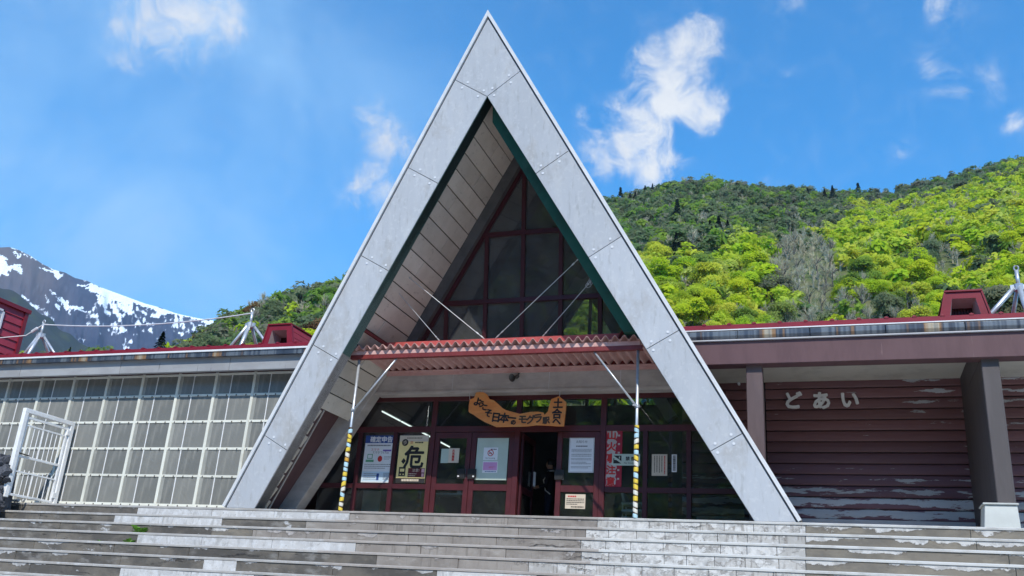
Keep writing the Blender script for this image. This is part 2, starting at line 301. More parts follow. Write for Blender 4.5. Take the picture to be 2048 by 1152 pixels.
# ------------------------------------------------------------------ mesh builder
class MB:
    def __init__(s): s.v = []; s.f = []; s.m = []
    def add(s, vs, fs, mi=0):
        o = len(s.v); s.v += [tuple(map(float, p)) for p in vs]; s.f += [tuple(i+o for i in f) for f in fs]; s.m += [mi]*len(fs)
    def box(s, x0, x1, y0, y1, z0, z1, mi=0):
        s.add([(x, y, z) for x in (x0, x1) for y in (y0, y1) for z in (z0, z1)],
              [(0, 1, 3, 2), (4, 6, 7, 5), (0, 4, 5, 1), (2, 3, 7, 6), (0, 2, 6, 4), (1, 5, 7, 3)], mi)
    def prism(s, poly, ext, mi=0, side=None):
        n = len(poly); P = [np.array(p, float) for p in poly]; e = np.array(ext, float)
        nrm = sum((np.cross(P[i]-P[0], P[(i+1) % n]-P[0]) for i in range(1, n-1)), np.zeros(3))
        if nrm@e > 0: P = P[::-1]
        s.add(P+[p+e for p in P], [tuple(range(n)), tuple(range(2*n-1, n-1, -1))], mi)
        o = len(s.v)-2*n
        s.f += [(o+i, o+n+i, o+n+(i+1) % n, o+(i+1) % n) for i in range(n)]; s.m += [mi if side is None else side]*n
    def bar(s, a, b, w, h, up=(0, 0, 1), mi=0):
        a, b = np.array(a, float), np.array(b, float); d = (b-a)/np.linalg.norm(b-a); r = np.cross(d, np.array(up, float)); r /= np.linalg.norm(r); u = np.cross(r, d)
        q = [a+r*i*w/2+u*j*h/2 for i, j in ((-1, -1), (1, -1), (1, 1), (-1, 1))]
        s.prism(q, b-a, mi)
    def tube(s, pts, r, n=8, mi=0, cap=True):
        pts = [np.array(p, float) for p in pts]; R = r if hasattr(r, '__len__') else [r]*len(pts); o = len(s.v)
        ref = None
        for i, p in enumerate(pts):
            d = pts[min(i+1, len(pts)-1)]-pts[max(i-1, 0)]; d = d/np.linalg.norm(d)
            if ref is None: ref = np.array((0, 0, 1.0)) if abs(d[2]) < .9 else np.array((1.0, 0, 0))
            a = np.cross(d, ref); a /= np.linalg.norm(a); b = np.cross(d, a); 
            s.v += [tuple(p+R[i]*(math.cos(2*math.pi*k/n)*a+math.sin(2*math.pi*k/n)*b)) for k in range(n)]
        for i in range(len(pts)-1):
            for k in range(n):
                s.f.append((o+i*n+k, o+i*n+(k+1) % n, o+(i+1)*n+(k+1) % n, o+(i+1)*n+k)); s.m.append(mi)
        if cap:
            s.f.append(tuple(o+k for k in range(n))[::-1]); s.m.append(mi); s.f.append(tuple(o+(len(pts)-1)*n+k for k in range(n))); s.m.append(mi)
    def mesh(s, name, mats, smooth=False):
        me = bpy.data.meshes.new(name); me.from_pydata(s.v, [], s.f)
        for m in (mats if isinstance(mats, (list, tuple)) else [mats]): me.materials.append(m)
        if any(s.m): me.polygons.foreach_set('material_index', s.m)
        if smooth: me.polygons.foreach_set('use_smooth', [True]*len(s.f))
        me.update(); return me
    def build(s, name, mats, parent=None, smooth=False, bev=0.0):
        o = link(name, s.mesh(name, mats, smooth), parent)
        if bev:
            b = o.modifiers.new('edge', 'BEVEL'); b.width = bev; b.segments = 1; b.limit_method = 'ANGLE'
        return o
def link(name, me, parent=None, loc=None):
    o = bpy.data.objects.new(name, me); COL.objects.link(o)
    if parent is not None:
        o.parent = parent
        base = Vector((0, 0, 0)); p = parent
        while p is not None: base = base+Vector(p.location); p = p.parent
        o.location = (Vector(loc) if loc is not None else Vector((0, 0, 0)))-base
    elif loc is not None: o.location = loc
    return o
def thing(name, label, cat, loc=(0, 0, 0), group=None):
    o = bpy.data.objects.new(name, None); COL.objects.link(o); o.location = loc; o.empty_display_size = .2
    return tag(o, label, cat, group)
def tag(o, label, cat, group=None):
    o['label'] = label; o['category'] = cat
    if group: o['group'] = group
    return o
def struct(o, kind='structure'):
    o['kind'] = kind; return o
def box(name, m, parent, x0, x1, y0, y1, z0, z1, bev=0.0):
    b = MB(); b.box(x0, x1, y0, y1, z0, z1); return b.build(name, m, parent, bev=bev)
def copy_tree(o, parent=None):
    c = o.copy(); COL.objects.link(c); c.parent = parent
    for ch in list(o.children): copy_tree(ch, c)
    return c
def clip_poly(poly, a, b, c):
    """keep the part of a 2-D polygon where a*x + b*z <= c"""
    out = []
    for i in range(len(poly)):
        p, q = poly[i], poly[(i+1) % len(poly)]; dp, dq = a*p[0]+b*p[1]-c, a*q[0]+b*q[1]-c
        if dp <= 0: out.append(p)
        if (dp < 0) != (dq < 0) and dp != dq:
            s = dp/(dp-dq); out.append((p[0]+s*(q[0]-p[0]), p[1]+s*(q[1]-p[1])))
    return out
_fc = {}
def text_geo(body, size, fat=0.0, depth=0.0):
    """vertices and faces of a line of lettering, centred on its own middle"""
    key = (body, round(size, 4), fat, depth)
    if key in _fc: return _fc[key]
    c = bpy.data.curves.new('lettering', 'FONT'); c.body = body; c.size = size; c.resolution_u = 2; c.offset = fat; c.extrude = depth
    c.align_x = 'CENTER'; c.align_y = 'CENTER'
    o = bpy.data.objects.new('lettering', c); COL.objects.link(o)
    dg = bpy.context.evaluated_depsgraph_get(); me = bpy.data.meshes.new_from_object(o.evaluated_get(dg))
    vs = np.array([v.co[:] for v in me.vertices]) if len(me.vertices) else np.zeros((0, 3)); fs = [tuple(p.vertices) for p in me.polygons]
    if len(vs): vs[:, :2] -= (vs[:, :2].min(0)+vs[:, :2].max(0))/2
    bpy.data.objects.remove(o); bpy.data.curves.remove(c); bpy.data.meshes.remove(me)
    _fc[key] = (vs, fs); return vs, fs
def put_text(b, body, size, x, y, z, mi=0, fat=0.0, depth=0.0, rot=0.0, sx=1.0):
    vs, fs = text_geo(body, size, fat, depth); cs, sn = math.cos(rot), math.sin(rot)
    b.add([(x+(p[0]*cs*sx-p[1]*sn), y-p[2], z+(p[0]*sn*sx+p[1]*cs)) for p in vs], fs, mi)
def put_bold(b, body, size, x, y, z, mi=0, w=.008, depth=0.0, rot=0.0, sx=1.0):
    for i, (dx, dz) in enumerate(((0, 0), (w, 0), (-w, 0), (0, w), (0, -w), (w*.7, w*.7), (-w*.7, -w*.7), (w*.7, -w*.7), (-w*.7, w*.7))):
        put_text(b, body, size, x+dx, y-.0004*i, z+dz, mi, 0.0, depth, rot, sx)
def flat(b, x0, x1, z0, z1, y, mi=0):
    b.add([(x0, y, z0), (x1, y, z0), (x1, y, z1), (x0, y, z1)], [(0, 1, 2, 3)], mi)
def dashes(b, x0, x1, z0, z1, rows, y, mi=0, h=.45, vertical=False):
    """rows of print too small to read in the photograph: short marks"""
    for r in range(rows):
        if vertical:
            xc = x0+(r+.5)*(x1-x0)/rows; w = (x1-x0)/rows*h/2; z = z1
            while z > z0+.01:
                l = random.uniform(.010, .024); flat(b, xc-w, xc+w, max(z0, z-l), z, y, mi); z -= l+.007
        else:
            zc = z1-(r+.5)*(z1-z0)/rows; w = (z1-z0)/rows*h/2; x = x0; e = x1 if random.random() < .7 else x0+(x1-x0)*random.uniform(.5, .9)
            while x < e-.005:
                l = random.uniform(.012, .035); flat(b, x, min(e, x+l), zc-w, zc+w, y, mi); x += l+.007

# ================================================================== GROUND, PLATFORM, STEPS
RISE, TREAD = .2245, .492
NST = 16; ZG = -RISE*NST
b = MB(); b.box(-900, 900, -900, 900, ZG-.5, ZG); g = struct(b.build('ground', mat_layers('gravel_ground', (.46, .44, .41), [((.36, .345, .325), .4, None, .4, .7, .6), ((.24, .23, .22), 8, None, .5, .8, .5)], bmp=.6)))
b = MB(); b.box(-17.5, 13.5, .012, 9.5, ZG, 0); struct(b.build('platform', mat_layers('platform_paving', (.60, .58, .54), [((.48, .46, .42), 1.2, None, .45, .7, .5)], bmp=.2)))

steps = bpy.data.objects.new('steps', None); COL.objects.link(steps); steps['kind'] = 'structure'
XA, XB = -17.5, 13.5
def slab(k, x0, x1, m, name='riser_slab', proud=0.0):
    """one facing slab of a riser, with a recessed joint at its ends"""
    y = -TREAD*k-.02-proud; z1 = -RISE*k-.043; z0 = -RISE*(k+1)+.002
    b = MB(); jig = RNG.uniform(-.002, .002); b.box(x0+.004, x1-.004, y+jig, -TREAD*k+.012, z0, z1)
    return b.build(name, m, steps, bev=.004)
zones = {0: [(-17.5, -7.63, M_DARK), (-7.63, -2.67, M_REPAIR), (-2.67, 2.17, M_TAN), (2.17, 5.63, M_WHITEST), (5.63, 13.5, M_BROWNST)],
         1: [(-17.5, -7.74, M_DARK), (-7.74, -5.16, M_REPAIR), (-5.16, -3.3, M_DARK), (-3.3, 2.10, M_TAN), (2.10, 5.64, M_WHITEST), (5.64, 13.5, M_BROWNST)],
         2: [(-17.5, -5.0, M_DARK), (-5.0, -4.1, M_BROWNST), (-4.1, 2.15, M_TAN), (2.15, 5.65, M_WHITEST), (5.65, 13.5, M_BROWNST)],
         3: [(-17.5, -6.24, M_DARK), (-6.24, -1.67, M_REPAIR), (-1.67, 2.3, M_TAN), (2.3, 5.66, M_WHITEST), (5.66, 13.5, M_BROWNST)],
         4: [(-17.5, -1.0, M_DARK), (-1.0, 1.6, M_TAN), (1.6, 5.67, M_WHITEST), (5.67, 13.5, M_BROWNST)],
         5: [(-17.5, -3.95, M_DARK), (-3.95, -3.3, M_REPAIR), (-3.3, .3, M_DARK), (.3, 1.9, M_REPAIR), (1.9, 2.5, M_TAN), (2.5, 5.68, M_WHITEST), (5.68, 13.5, M_BROWNST)],
         6: [(-17.5, -5.2, M_DARK), (-5.2, -2.6, M_REPAIR), (-2.6, -.4, M_DARK), (-.4, 2.6, M_TAN), (2.6, 5.69, M_WHITEST), (5.69, 13.5, M_DARK)],
         7: [(-17.5, -3.5, M_REPAIR), (-3.5, .6, M_DARK), (.6, 3.0, M_TAN), (3.0, 5.7, M_WHITEST), (5.7, 13.5, M_DARK)]}
PITCHES = {M_DARK.name: 1.9, M_BROWNST.name: 2.35, M_TAN.name: 1.42, M_WHITEST.name: .432, M_REPAIR.name: 1.6}
for k in range(NST):
    y0 = -TREAD*k
    b = MB(); b.box(XA, XB, y0-TREAD+.008, y0-.004, ZG, -RISE*(k+1)-.045)
    if k < NST-1: b.build('step_core', M_TREAD, steps)
    # tread with its worn nosing (slightly wavy edge)
    b = MB(); z = -RISE*k
    xs = np.linspace(XA, XB, 160); rr = RNG.normal(0, .0035, 160); rr = np.convolve(rr, np.ones(3)/3, 'same'); nz = -.035 if k else -.035
    for i in range(159):
        ya, yb_ = y0+nz+rr[i], y0+nz+rr[i+1]; c = .011
        A = [(xs[i], ya, z-.040), (xs[i], ya, z-c), (xs[i], ya+c, z), (xs[i], y0+TREAD-.02 if k else .3, z)]
        B = [(xs[i+1], yb_, z-.040), (xs[i+1], yb_, z-c), (xs[i+1], yb_+c, z), (xs[i+1], y0+TREAD-.02 if k else .3, z)]
        mi = 1 if -3.0+.25*k < (xs[i]+xs[i+1])/2 < 2.2+.1*k else (2 if (xs[i]+xs[i+1])/2 < 2.3 else 0)
        o = len(b.v); b.v += A+B; b.f += [(o, o+4, o+5, o+1), (o+1, o+5, o+6, o+2), (o+2, o+6, o+7, o+3)]; b.m += [mi, mi, mi]
        b.f.append((o, o+8, o+9, o+4)); b.v += [(xs[i], y0+.01, z-.040), (xs[i+1], y0+.01, z-.040)]; b.m.append(mi)
    b.build('tread', [M_NOSEW, M_NOSING, M_TREAD], steps)
    if k in zones:
        for (a, c, m) in zones[k]:
            n = max(1, round((c-a)/PITCHES[m.name])); cuts = [a+(c-a)*i/n + (RNG.uniform(-.12, .12)*(c-a)/n if 0 < i < n else 0) for i in range(n+1)]
            for i in range(n):
                if cuts[i+1] < -13.5 or cuts[i] > 10.8: continue
                slab(k, cuts[i], cuts[i+1], m, proud=.008 if m is M_REPAIR else 0)
            if a <= -13.5:
                pass
    else: slab(k, XA, XB, M_DARK)
# cracks: thin dark wedges in the risers
b = MB()
for (k, x0, x1) in [(2, .5, 2.3), (3, 1.9, 2.9), (4, -4.2, -3.0), (4, 2.2, 2.7), (4, -7.2, -6.2), (2, -8.8, -8.3), (5, -4.9, -4.3), (1, 1.2, 1.7), (0, 3.6, 4.1)]:
    n = 40; z = -RISE*k-.09-.05*RNG.random(); dr = RNG.choice([-1, 1])*.0015; y = -TREAD*k-.0335; pts = []
    for i in range(n+1): z += dr+RNG.normal(0, .009); z = min(-RISE*k-.05, max(-RISE*(k+1)+.015, z)); pts.append((x0+(x1-x0)*i/n, z, (.002+.006*RNG.random())*math.sin(math.pi*i/n)))
    for i in range(n):
        (xa, za, wa), (xb, zb, wb) = pts[i], pts[i+1]; b.add([(xa, y, za-wa), (xb, y, zb-wb), (xb, y, zb+wb), (xa, y, za+wa)], [(0, 1, 2, 3)])
b.build('crack', M_DARKGAP, steps)

# weeds growing at the back of two treads
def weed(px, py, k, n, r, lab):
    p = at(px, py, -TREAD*k+.0-.06); x, z = p[0], -RISE*k
    t = thing('weed', lab, 'weed', (x, -TREAD*k+TREAD-.1, z)); y = -TREAD*k+TREAD-.1
    b = MB()
    for i in range(n):
        a = RNG.uniform(0, 2*math.pi); l = r*RNG.uniform(.6, 1.1); u = RNG.uniform(.35, 1.2); w = .10*r+.02
        d = np.array((math.cos(a), math.sin(a), 0)); s = np.array((-d[1], d[0], 0)); q = np.array((x, y, z))
        m1 = q+d*l*.5+np.array((0, 0, l*u*.75)); e = q+d*l+np.array((0, 0, l*u*.8))
        b.add([q, m1-s*w, e, m1+s*w], [(0, 1, 2), (0, 2, 3)])
    b.build('leaves', M_WEED, t)
weed(245, 1063, 3, 34, .17, 'larger bright green weed rooted on the third step on the left')
weed(222, 1084, 4, 22, .12, 'small bright green weed one step below the larger weed')
weed(165, 1080, 4, 10, .08, 'tiny pale weed beside the small green weed')

# ================================================================== A-FRAME ENTRANCE HALL
LEAN = -.1782; WO, HO, WI, HI = 5.5, 9.588, 4.826, 7.94
SO = [.1261, .3056, .4854, .6677, .8524, 1.0]; SI = [0, .2106, .4229, .6383, .8588, 1.0]
hall = thing('entrance_hall', 'grey A-frame station entrance hall with a tall triangular gable and red framed glass', 'building', (0, 1.5, 0))
def F(x, z, d=0.0): return np.array((x, LEAN*z+d, z))
def outp(s, sg): return (sg*WO*s, HO*(1-s))
def inp(s, sg): return (sg*WI*s, HI*(1-s))
def inset(poly, g):
    P = [np.array(p, float) for p in poly]; n = len(P); A = sum(P[i][0]*P[(i+1) % n][1]-P[(i+1) % n][0]*P[i][1] for i in range(n))
    if A < 0: P = P[::-1]
    out = []
    for i in range(n):
        a, q, c = P[i-1], P[i], P[(i+1) % n]; e1 = (q-a)/np.linalg.norm(q-a); e2 = (c-q)/np.linalg.norm(c-q)
        n1 = np.array((-e1[1], e1[0])); n2 = np.array((-e2[1], e2[0])); k = (n1+n2)/(1+n1@n2); out.append(q+k*g)
    return out
cells = [[outp(0, 1), outp(SO[0], -1), (0, HI), outp(SO[0], 1)]]
for sg in (-1, 1):
    for k in range(5): cells.append([outp(SO[k], sg), outp(SO[k+1], sg), inp(SI[k+1], sg), inp(SI[k], sg)])
fr = MB()
for sg in (-1, 1):
    fr.prism([F(*outp(0, 1), .03), F(*outp(1, sg), .03), F(*inp(1, sg), .03), F(0, HI, .03)], (0, .27, 0))
frame = fr.build('gable_frame', M_DARKGAP, hall)
for c in cells:
    q = inset(c, .006); b = MB(); b.prism([F(*p) for p in q], (0, .04, 0)); b.build('panel', M_PANEL, frame, bev=.003)
b = MB(); b.tube([(0, 0, 0), (0, -.005, 0)], .026, 8); bolt_me = b.mesh('bolt_cover', simple('bolt_cover_paint', (.62, .64, .67), .5))
for sg in (-1, 1):                                                  # bolt covers either side of each joint
    for k in range(5):
        o, i = np.array(outp(SO[k], sg)), np.array(inp(SI[k], sg)); d = (i-o); n = np.array((-d[1], d[0]))/np.linalg.norm(d)
        for f in (.28, .78):
            for e in (-.075, .075):
                p = o+d*(f+(.06 if e > 0 else 0))+n*e; link('bolt_cover', bolt_me, frame, F(p[0], p[1], .0))
zs = 3.0                                                            # inner return: green above, bare concrete below the canopy
def islope(z, w=WI, h=HI): return w*(1-z/h)
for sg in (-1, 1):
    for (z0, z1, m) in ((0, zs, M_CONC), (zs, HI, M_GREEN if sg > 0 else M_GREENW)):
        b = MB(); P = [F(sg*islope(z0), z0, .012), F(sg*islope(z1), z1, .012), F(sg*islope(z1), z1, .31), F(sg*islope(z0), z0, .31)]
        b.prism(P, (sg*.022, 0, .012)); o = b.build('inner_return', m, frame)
for sg in (-1, 1):                                                  # pale flashing along the outer edges
    n = np.array((sg*HO, WO))/math.hypot(HO, WO)
    a0, a1 = np.array(outp(0, 1)), np.array(outp(1, sg))
    for (d0, d1, y0, y1, m, nm) in ((.0, .022, .02, .3, M_GAPG, 'edge_gap'), (.022, .085, -.03, .30, M_TRIM, 'edge_trim')):
        ap0 = np.array((0, HO+d0*math.hypot(HO, WO)/WO)); ap1 = np.array((0, HO+d1*math.hypot(HO, WO)/WO))
        b = MB(); b.prism([F(*ap0, y0), F(*(a1+n*d0), y0), F(*(a1+n*d1), y0), F(*ap1, y0)], (0, y1-y0, 0)); b.build(nm, m, frame)
YR = 7.2                                                            # rear gable
ro = MB()
for sg in (-1, 1):                                                  # roof slabs
    A = [F(*outp(0, 1), .31), F(*outp(1, sg), .31)]; B = [np.array((0, YR, HO-1.1)), np.array((sg*(WO-.5), YR, 0))]
    n = np.array((-sg*HO, 0, -WO))/math.hypot(HO, WO)*.16
    ro.add([A[0], A[1], B[1], B[0], A[0]+np.array((0, 0, -.34)), A[1]+n, B[1]+n, B[0]+np.array((0, 0, -.34))], [(0, 1, 2, 3), (7, 6, 5, 4), (0, 4, 5, 1), (1, 5, 6, 2), (2, 6, 7, 3), (3, 7, 4, 0)])
ro.build('roof', M_BROWNF, hall)
# soffit planks on both slopes; joints run from the front return to the glazing
WS, HS = 4.976, 8.19
def spt(sg, u, y): return np.array((sg*(WS*(1-u)), y, HS*u))        # u = 0 foot .. 1 ridge
Ls = math.hypot(WS, HS)
soff = MB().build('soffit', M_SOFFIT, hall)
nrm = {sg: np.array((sg*HS, 0, WS))/Ls for sg in (-1, 1)}
for sg in (-1, 1):
    nb = MB(); q = [spt(sg, 0, .32)+nrm[sg]*.045, spt(sg, 1, LEAN*HS+.32)+nrm[sg]*.045, spt(sg, 1, 1.3)+nrm[sg]*.045, spt(sg, 0, 2.2)+nrm[sg]*.045]
    u = 0.0; row = 0
    while u < .985:
        low = HS*u < 2.05
        h = (.30 if low else .37)/Ls; u2 = min(1.0, u+h); g = .011/Ls
        ya, yb_ = LEAN*HS*(u+u2)/2+.315, 1.62-.14*max(0, HS*(u+u2)/2-3.2)
        cuts = [ya, yb_]
        if low: cuts = [ya, ya+.27+RNG.uniform(-.03, .03)]
        elif row % 2: cuts = [ya, ya+(yb_-ya)*RNG.uniform(.35, .65), yb_]
        for c0, c1 in zip(cuts[:-1], cuts[1:]):
            b = MB(); pop = RNG.uniform(-.006, .006)-(.012 if low else 0); n = nrm[sg]
            jx = RNG.uniform(0, .05, 4) if low else np.zeros(4)
            P = [spt(sg, u+g*(1+3*low), c0+.006)+n*pop, spt(sg, u2-g, c0+.006+jx[0])+n*pop, spt(sg, u2-g*(1+2*low), c1-.006-jx[1])+n*pop, spt(sg, u+g, c1-.006-jx[2])+n*pop]
            b.prism(P, n*.04); b.build('plank', M_SOFFIT, soff, bev=.006 if low else .004)
        u = u2; row += 1
    b = MB(); u0 = 2.05/HS
    b.prism([spt(sg, u0, LEAN*2+.33)+nrm[sg]*.05, spt(sg, 1, LEAN*HS+.33)+nrm[sg]*.05, spt(sg, 1, 1.0)+nrm[sg]*.05, spt(sg, u0, 1.7)+nrm[sg]*.05], nrm[sg]*.02)
    b.build('backing_board', simple('mortar_joint', (.10, .085, .065), .9, var=.4, scale=8) if sg < 0 else MATS['mortar_joint'], soff)
b = MB(); b.bar((0, LEAN*HS+.36, HS-.07), (0, .95, HS-.07), .06, .05); b.build('ridge_batten', M_CONC, soff)
for sg in (-1, 1):                                                  # mortar rail under the narrow rows
    b = MB(); b.bar(spt(sg, 0, .64)-nrm[sg]*.012, spt(sg, 2.05/HS, .27)-nrm[sg]*.012, .03, .03); b.build('edge_rail', M_CONC, soff)
# brown boards closing the gap behind the front leg
closer = MB().build('side_siding', M_BROWNB, hall)
for sg in (-1, 1):
    for i in range(8):
        z0, z1 = i*.262+.004, (i+1)*.262-.004; b = MB(); q = sorted((sg*(islope(z0)+.14), sg*(islope(z0, WO, HO)+.02))); b.box(q[0], q[1], 1.655+.008*(i % 2), 1.70, z0, z1)
        b.build('board', M_BROWNB, closer, bev=.006)
# rear concrete A-legs with the lintel beam
legs = MB()
for sg in (-1, 1):
    z1 = 3.25; b = MB()
    b.prism([(sg*islope(0, 5.47, 9.53), 1.32, 0), (sg*islope(z1, 5.47, 9.53), 1.32, z1), (sg*islope(z1), 1.32, z1), (sg*islope(0), 1.32, 0)], (0, .33, 0))
    b.build('concrete_leg', M_CONC, hall, bev=.012)
b = MB(); b.prism([(-islope(2.66), 1.39, 2.66), (islope(2.66), 1.39, 2.66), (islope(3.24), 1.39, 3.24), (-islope(3.24), 1.39, 3.24)], (0, .45, 0))
lint = b.build('lintel_beam', M_CONC, hall, bev=.01)
b = MB(); b.box(-3.2, 3.2, 1.365, 1.389, 2.64, 2.70); b.build('drip_edge', M_CONC, lint)
for x in (-1.4, .72, 2.2):
    b = MB(); b.box(x-.006, x+.006, 1.384, 1.3905, 2.71, 3.2); b.build('formwork_joint', M_BASEC, lint)
# upper gable glazing, leaning with the front
def GY(z): return 1.70-.14*(z-3.2)
gw = MB().build('gable_window', M_REDD, hall)
for sg in (-1, 1):
    b = MB(); z0, z1 = 3.22, HS-.02
    b.prism([(sg*islope(z0, WS, HS), GY(z0)-.16, z0), (sg*islope(z1, WS, HS), GY(z1)-.16, z1), (sg*max(0, islope(z1, WS-.27, HS-.47)), GY(z1)-.16, z1-.0), (sg*islope(z0, WS-.27, HS-.47), GY(z0)-.16, z0)] if False else
            [(sg*islope(z0, WS, HS), GY(z0)-.16, z0), (0, GY(HS)-.16, HS), (0, GY(HS-.44)-.16, HS-.44), (sg*islope(z0, WS-.267, HS-.44), GY(z0)-.16, z0)], (0, .14, 0))
    b.build('sloping_frame', M_CONCD, gw)
    b = MB(); b.prism([(sg*islope(z0, WS-.267, HS-.44), GY(z0)-.04, z0), (0, GY(HS-.44)-.04, HS-.44), (0, GY(HS-.60)-.04, HS-.60), (sg*islope(z0, WS-.36, HS-.60), GY(z0)-.04, z0)], (0, .06, 0))
    b.build('sloping_frame', M_REDD, gw)
b = MB(); g0 = 3.3; b.prism([F(islope(g0)+.0, g0, .33), F(0, HI+.05, .33), F(0, HI-.36, .33), F(islope(g0)-.22, g0, .33)], (0, .22, 0)); b.build('green_beam', M_GREEN, hall)
XM = [-2.65, -1.75, -.84, 0.0, .85, 1.70, 2.6]
rows = [(3.25, 4.69, [-1.75, -.84, 0, .85, 1.70]), (4.69, 6.17, [-.84, 0, .85]), (6.17, 7.65, [0])]
for (z0, z1, xs) in rows:
    for x in xs:
        zt = min(z1, (HS-.5)*(1-abs(x)/(WS-.3))); 
        if zt < z0+.1: continue
        b = MB(); b.bar((x, GY(z0), z0), (x, GY(zt), zt), .085, .09, up=(0, 1, 0)); b.build('mullion', M_REDD, gw)
    xx = [-9]+xs+[9]
    for a, c in zip(xx[:-1], xx[1:]):
        poly = [(a, z0), (c, z0), (c, z1), (a, z1)]
        for sg in (-1, 1): poly = clip_poly(poly, sg*1.0, (WS-.3)/(HS-.5), (WS-.3))
        if len(poly) < 3: continue
        b = MB(); b.prism([(p[0], GY(p[1])+.01, p[1]) for p in poly], (0, .008, 0)); b.build('pane', M_GLASSU, gw)
for z in (3.30, 4.69, 6.17):
    x = islope(z, WS-.3, HS-.5); b = MB(); b.bar((-x, GY(z)-.005, z), (x, GY(z)-.005, z), .10, .095); b.build('rail', M_REDD, gw)
# shopfront below the lintel
YS = 1.75
sf = MB().build('shopfront', M_RED, hall)
def fbar(x0, x1, z0, z1, m=None, y0=YS-.05, y1=YS+.06, name='mullion', par=None): return box(name, m or M_RED, par or sf, x0, x1, y0, y1, z0, z1, bev=.004)
for x in (-1.89, 0.0, 1.80): fbar(x-.055, x+.055, 0, 2.66)
fbar(-4.2, 4.2, 2.57, 2.70, name='head_rail', y0=YS-.045, y1=YS+.05)
fbar(-4.2, 4.2, 1.90, 2.02, name='transom', y0=YS-.046, y1=YS+.05)
for x in (-2.76, -3.60, 2.65, 3.49): fbar(x-.045, x+.045, 0, 1.90, M_REDD)
fbar(-4.6, -1.945, .70, .80, M_REDD, name='mid_rail', y0=YS-.044); fbar(1.855, 4.6, .70, .80, M_REDD, name='mid_rail', y0=YS-.044)
fbar(-4.9, -1.945, 0, .12, M_REDD, name='sill', y0=YS-.044); fbar(1.855, 4.9, 0, .12, M_REDD, name='sill', y0=YS-.044)
def pane(x0, x1, z0, z1, y=YS, par=None, m=None):
    b = MB(); b.box(x0, x1, y, y+.008, z0, z1); return b.build('pane', m or M_GLASS, par or sf)
for x0, x1 in ((-4.1, -1.945), (-1.835, -.055), (.055, 1.745), (1.855, 4.1)): pane(x0, x1, 2.02, 2.57)
for x0, x1 in ((-4.5, -3.645), (-3.555, -2.805), (-2.715, -1.945), (1.855, 2.605), (2.695, 3.445), (3.535, 4.5)):
    pane(x0, x1, .80, 1.90); pane(x0, x1, .12, .70)
def door(x0, x1, swing=None, label=None):
    d = MB(); y0, y1 = YS-.03, YS+.03; s = .105
    d.box(x0, x0+s, y0, y1, .02, 1.89); d.box(x1-s, x1, y0, y1, .02, 1.89)
    for z0, z1 in ((.02, .14), (.69, .82), (1.77, 1.89)): d.box(x0+s, x1-s, y0+.001, y1-.001, z0, z1)
    o = d.build('door', M_RED, hall, bev=.004)
    if label: o['label'] = label
    pane(x0+s, x1-s, .82, 1.77, par=o); pane(x0+s, x1-s, .14, .69, par=o); return o
dl = door(-1.83, -1.005); dm = door(-.995, -.06); dr = door(.86, 1.74)
for (o, x, kx) in ((dl, -1.165, -.045), (dm, -.93, .05), (dr, .93, .0)):
    b = MB(); b.box(x-.085, x+.085, YS-.075, YS-.032, .93, 1.12); b.box(x-.09, x+.09, YS-.038, YS-.031, .925, 1.125, 1)
    b.build('push_plate', [M_BLACK, M_INKG], o)
    if kx: b = MB(); b.tube([(x+kx, YS-.07, .965), (x+kx, YS-.10, .965)], .018, 8); b.build('knob', M_TRIM, o)
# the open leaf, swung inwards on its left jamb
b = MB(); xo = .085
for y0, y1 in ((1.82, 1.90), (2.57, 2.66)): b.box(xo-.02, xo+.02, y0, y1, .02, 1.88)
for z0, z1 in ((.02, .14), (.69, .82), (1.77, 1.88)): b.box(xo-.019, xo+.019, 1.90, 2.57, z0, z1)
od = b.build('door', M_REDD, hall); od['label'] = 'door leaf standing open inwards'
b = MB(); b.box(xo-.004, xo+.004, 1.90, 2.57, .82, 1.77); b.box(xo-.0042, xo+.0042, 1.90, 2.57, .14, .69); b.build('pane', M_GLASS, od)
for yy, dx in ((2.52, .06), (2.60, .06)):
    b = MB(); b.tube([(xo+dx, yy, .92), (xo+dx, yy, 1.22)], .014, 8); b.build('handle', M_TRIM, od)
# inside: floor mat, back wall and the far gable window
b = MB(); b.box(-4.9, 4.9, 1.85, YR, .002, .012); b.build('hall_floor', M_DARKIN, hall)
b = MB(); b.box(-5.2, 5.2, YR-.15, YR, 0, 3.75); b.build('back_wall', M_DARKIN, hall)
rw = MB().build('rear_gable_window', M_REDD, hall)
HR, WR = 7.05, 4.55
for sg in (-1, 1):
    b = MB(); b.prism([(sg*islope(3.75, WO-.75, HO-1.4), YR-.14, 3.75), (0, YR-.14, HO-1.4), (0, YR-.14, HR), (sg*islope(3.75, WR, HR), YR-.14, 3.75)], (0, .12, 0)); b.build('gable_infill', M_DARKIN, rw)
    b = MB(); b.bar((sg*islope(3.2, 4.3, 7.2), YR-.9, 3.2), (sg*.05, YR-.9, 7.0), .30, .25, up=(0, 1, 0)); b.build('inner_leg', M_CONC, rw)
for i in range(-2, 3):
    x = i*.77; zt = HR*(1-abs(x)/WR)
    if zt > 3.8: b = MB(); b.box(x-.04, x+.04, YR-.12, YR-.03, 3.75, zt); b.build('mullion', M_REDD, rw)
b = MB(); b.box(-1.2, 1.2, YR-.13, YR-.02, 5.42, 5.55); b.build('rail', M_REDD, rw)
b = MB(); b.prism([(-2.1, YR-.08, 3.75), (2.1, YR-.08, 3.75), (0, YR-.08, HR)], (0, .008, 0)); b.build('pane', M_GLASS, rw)

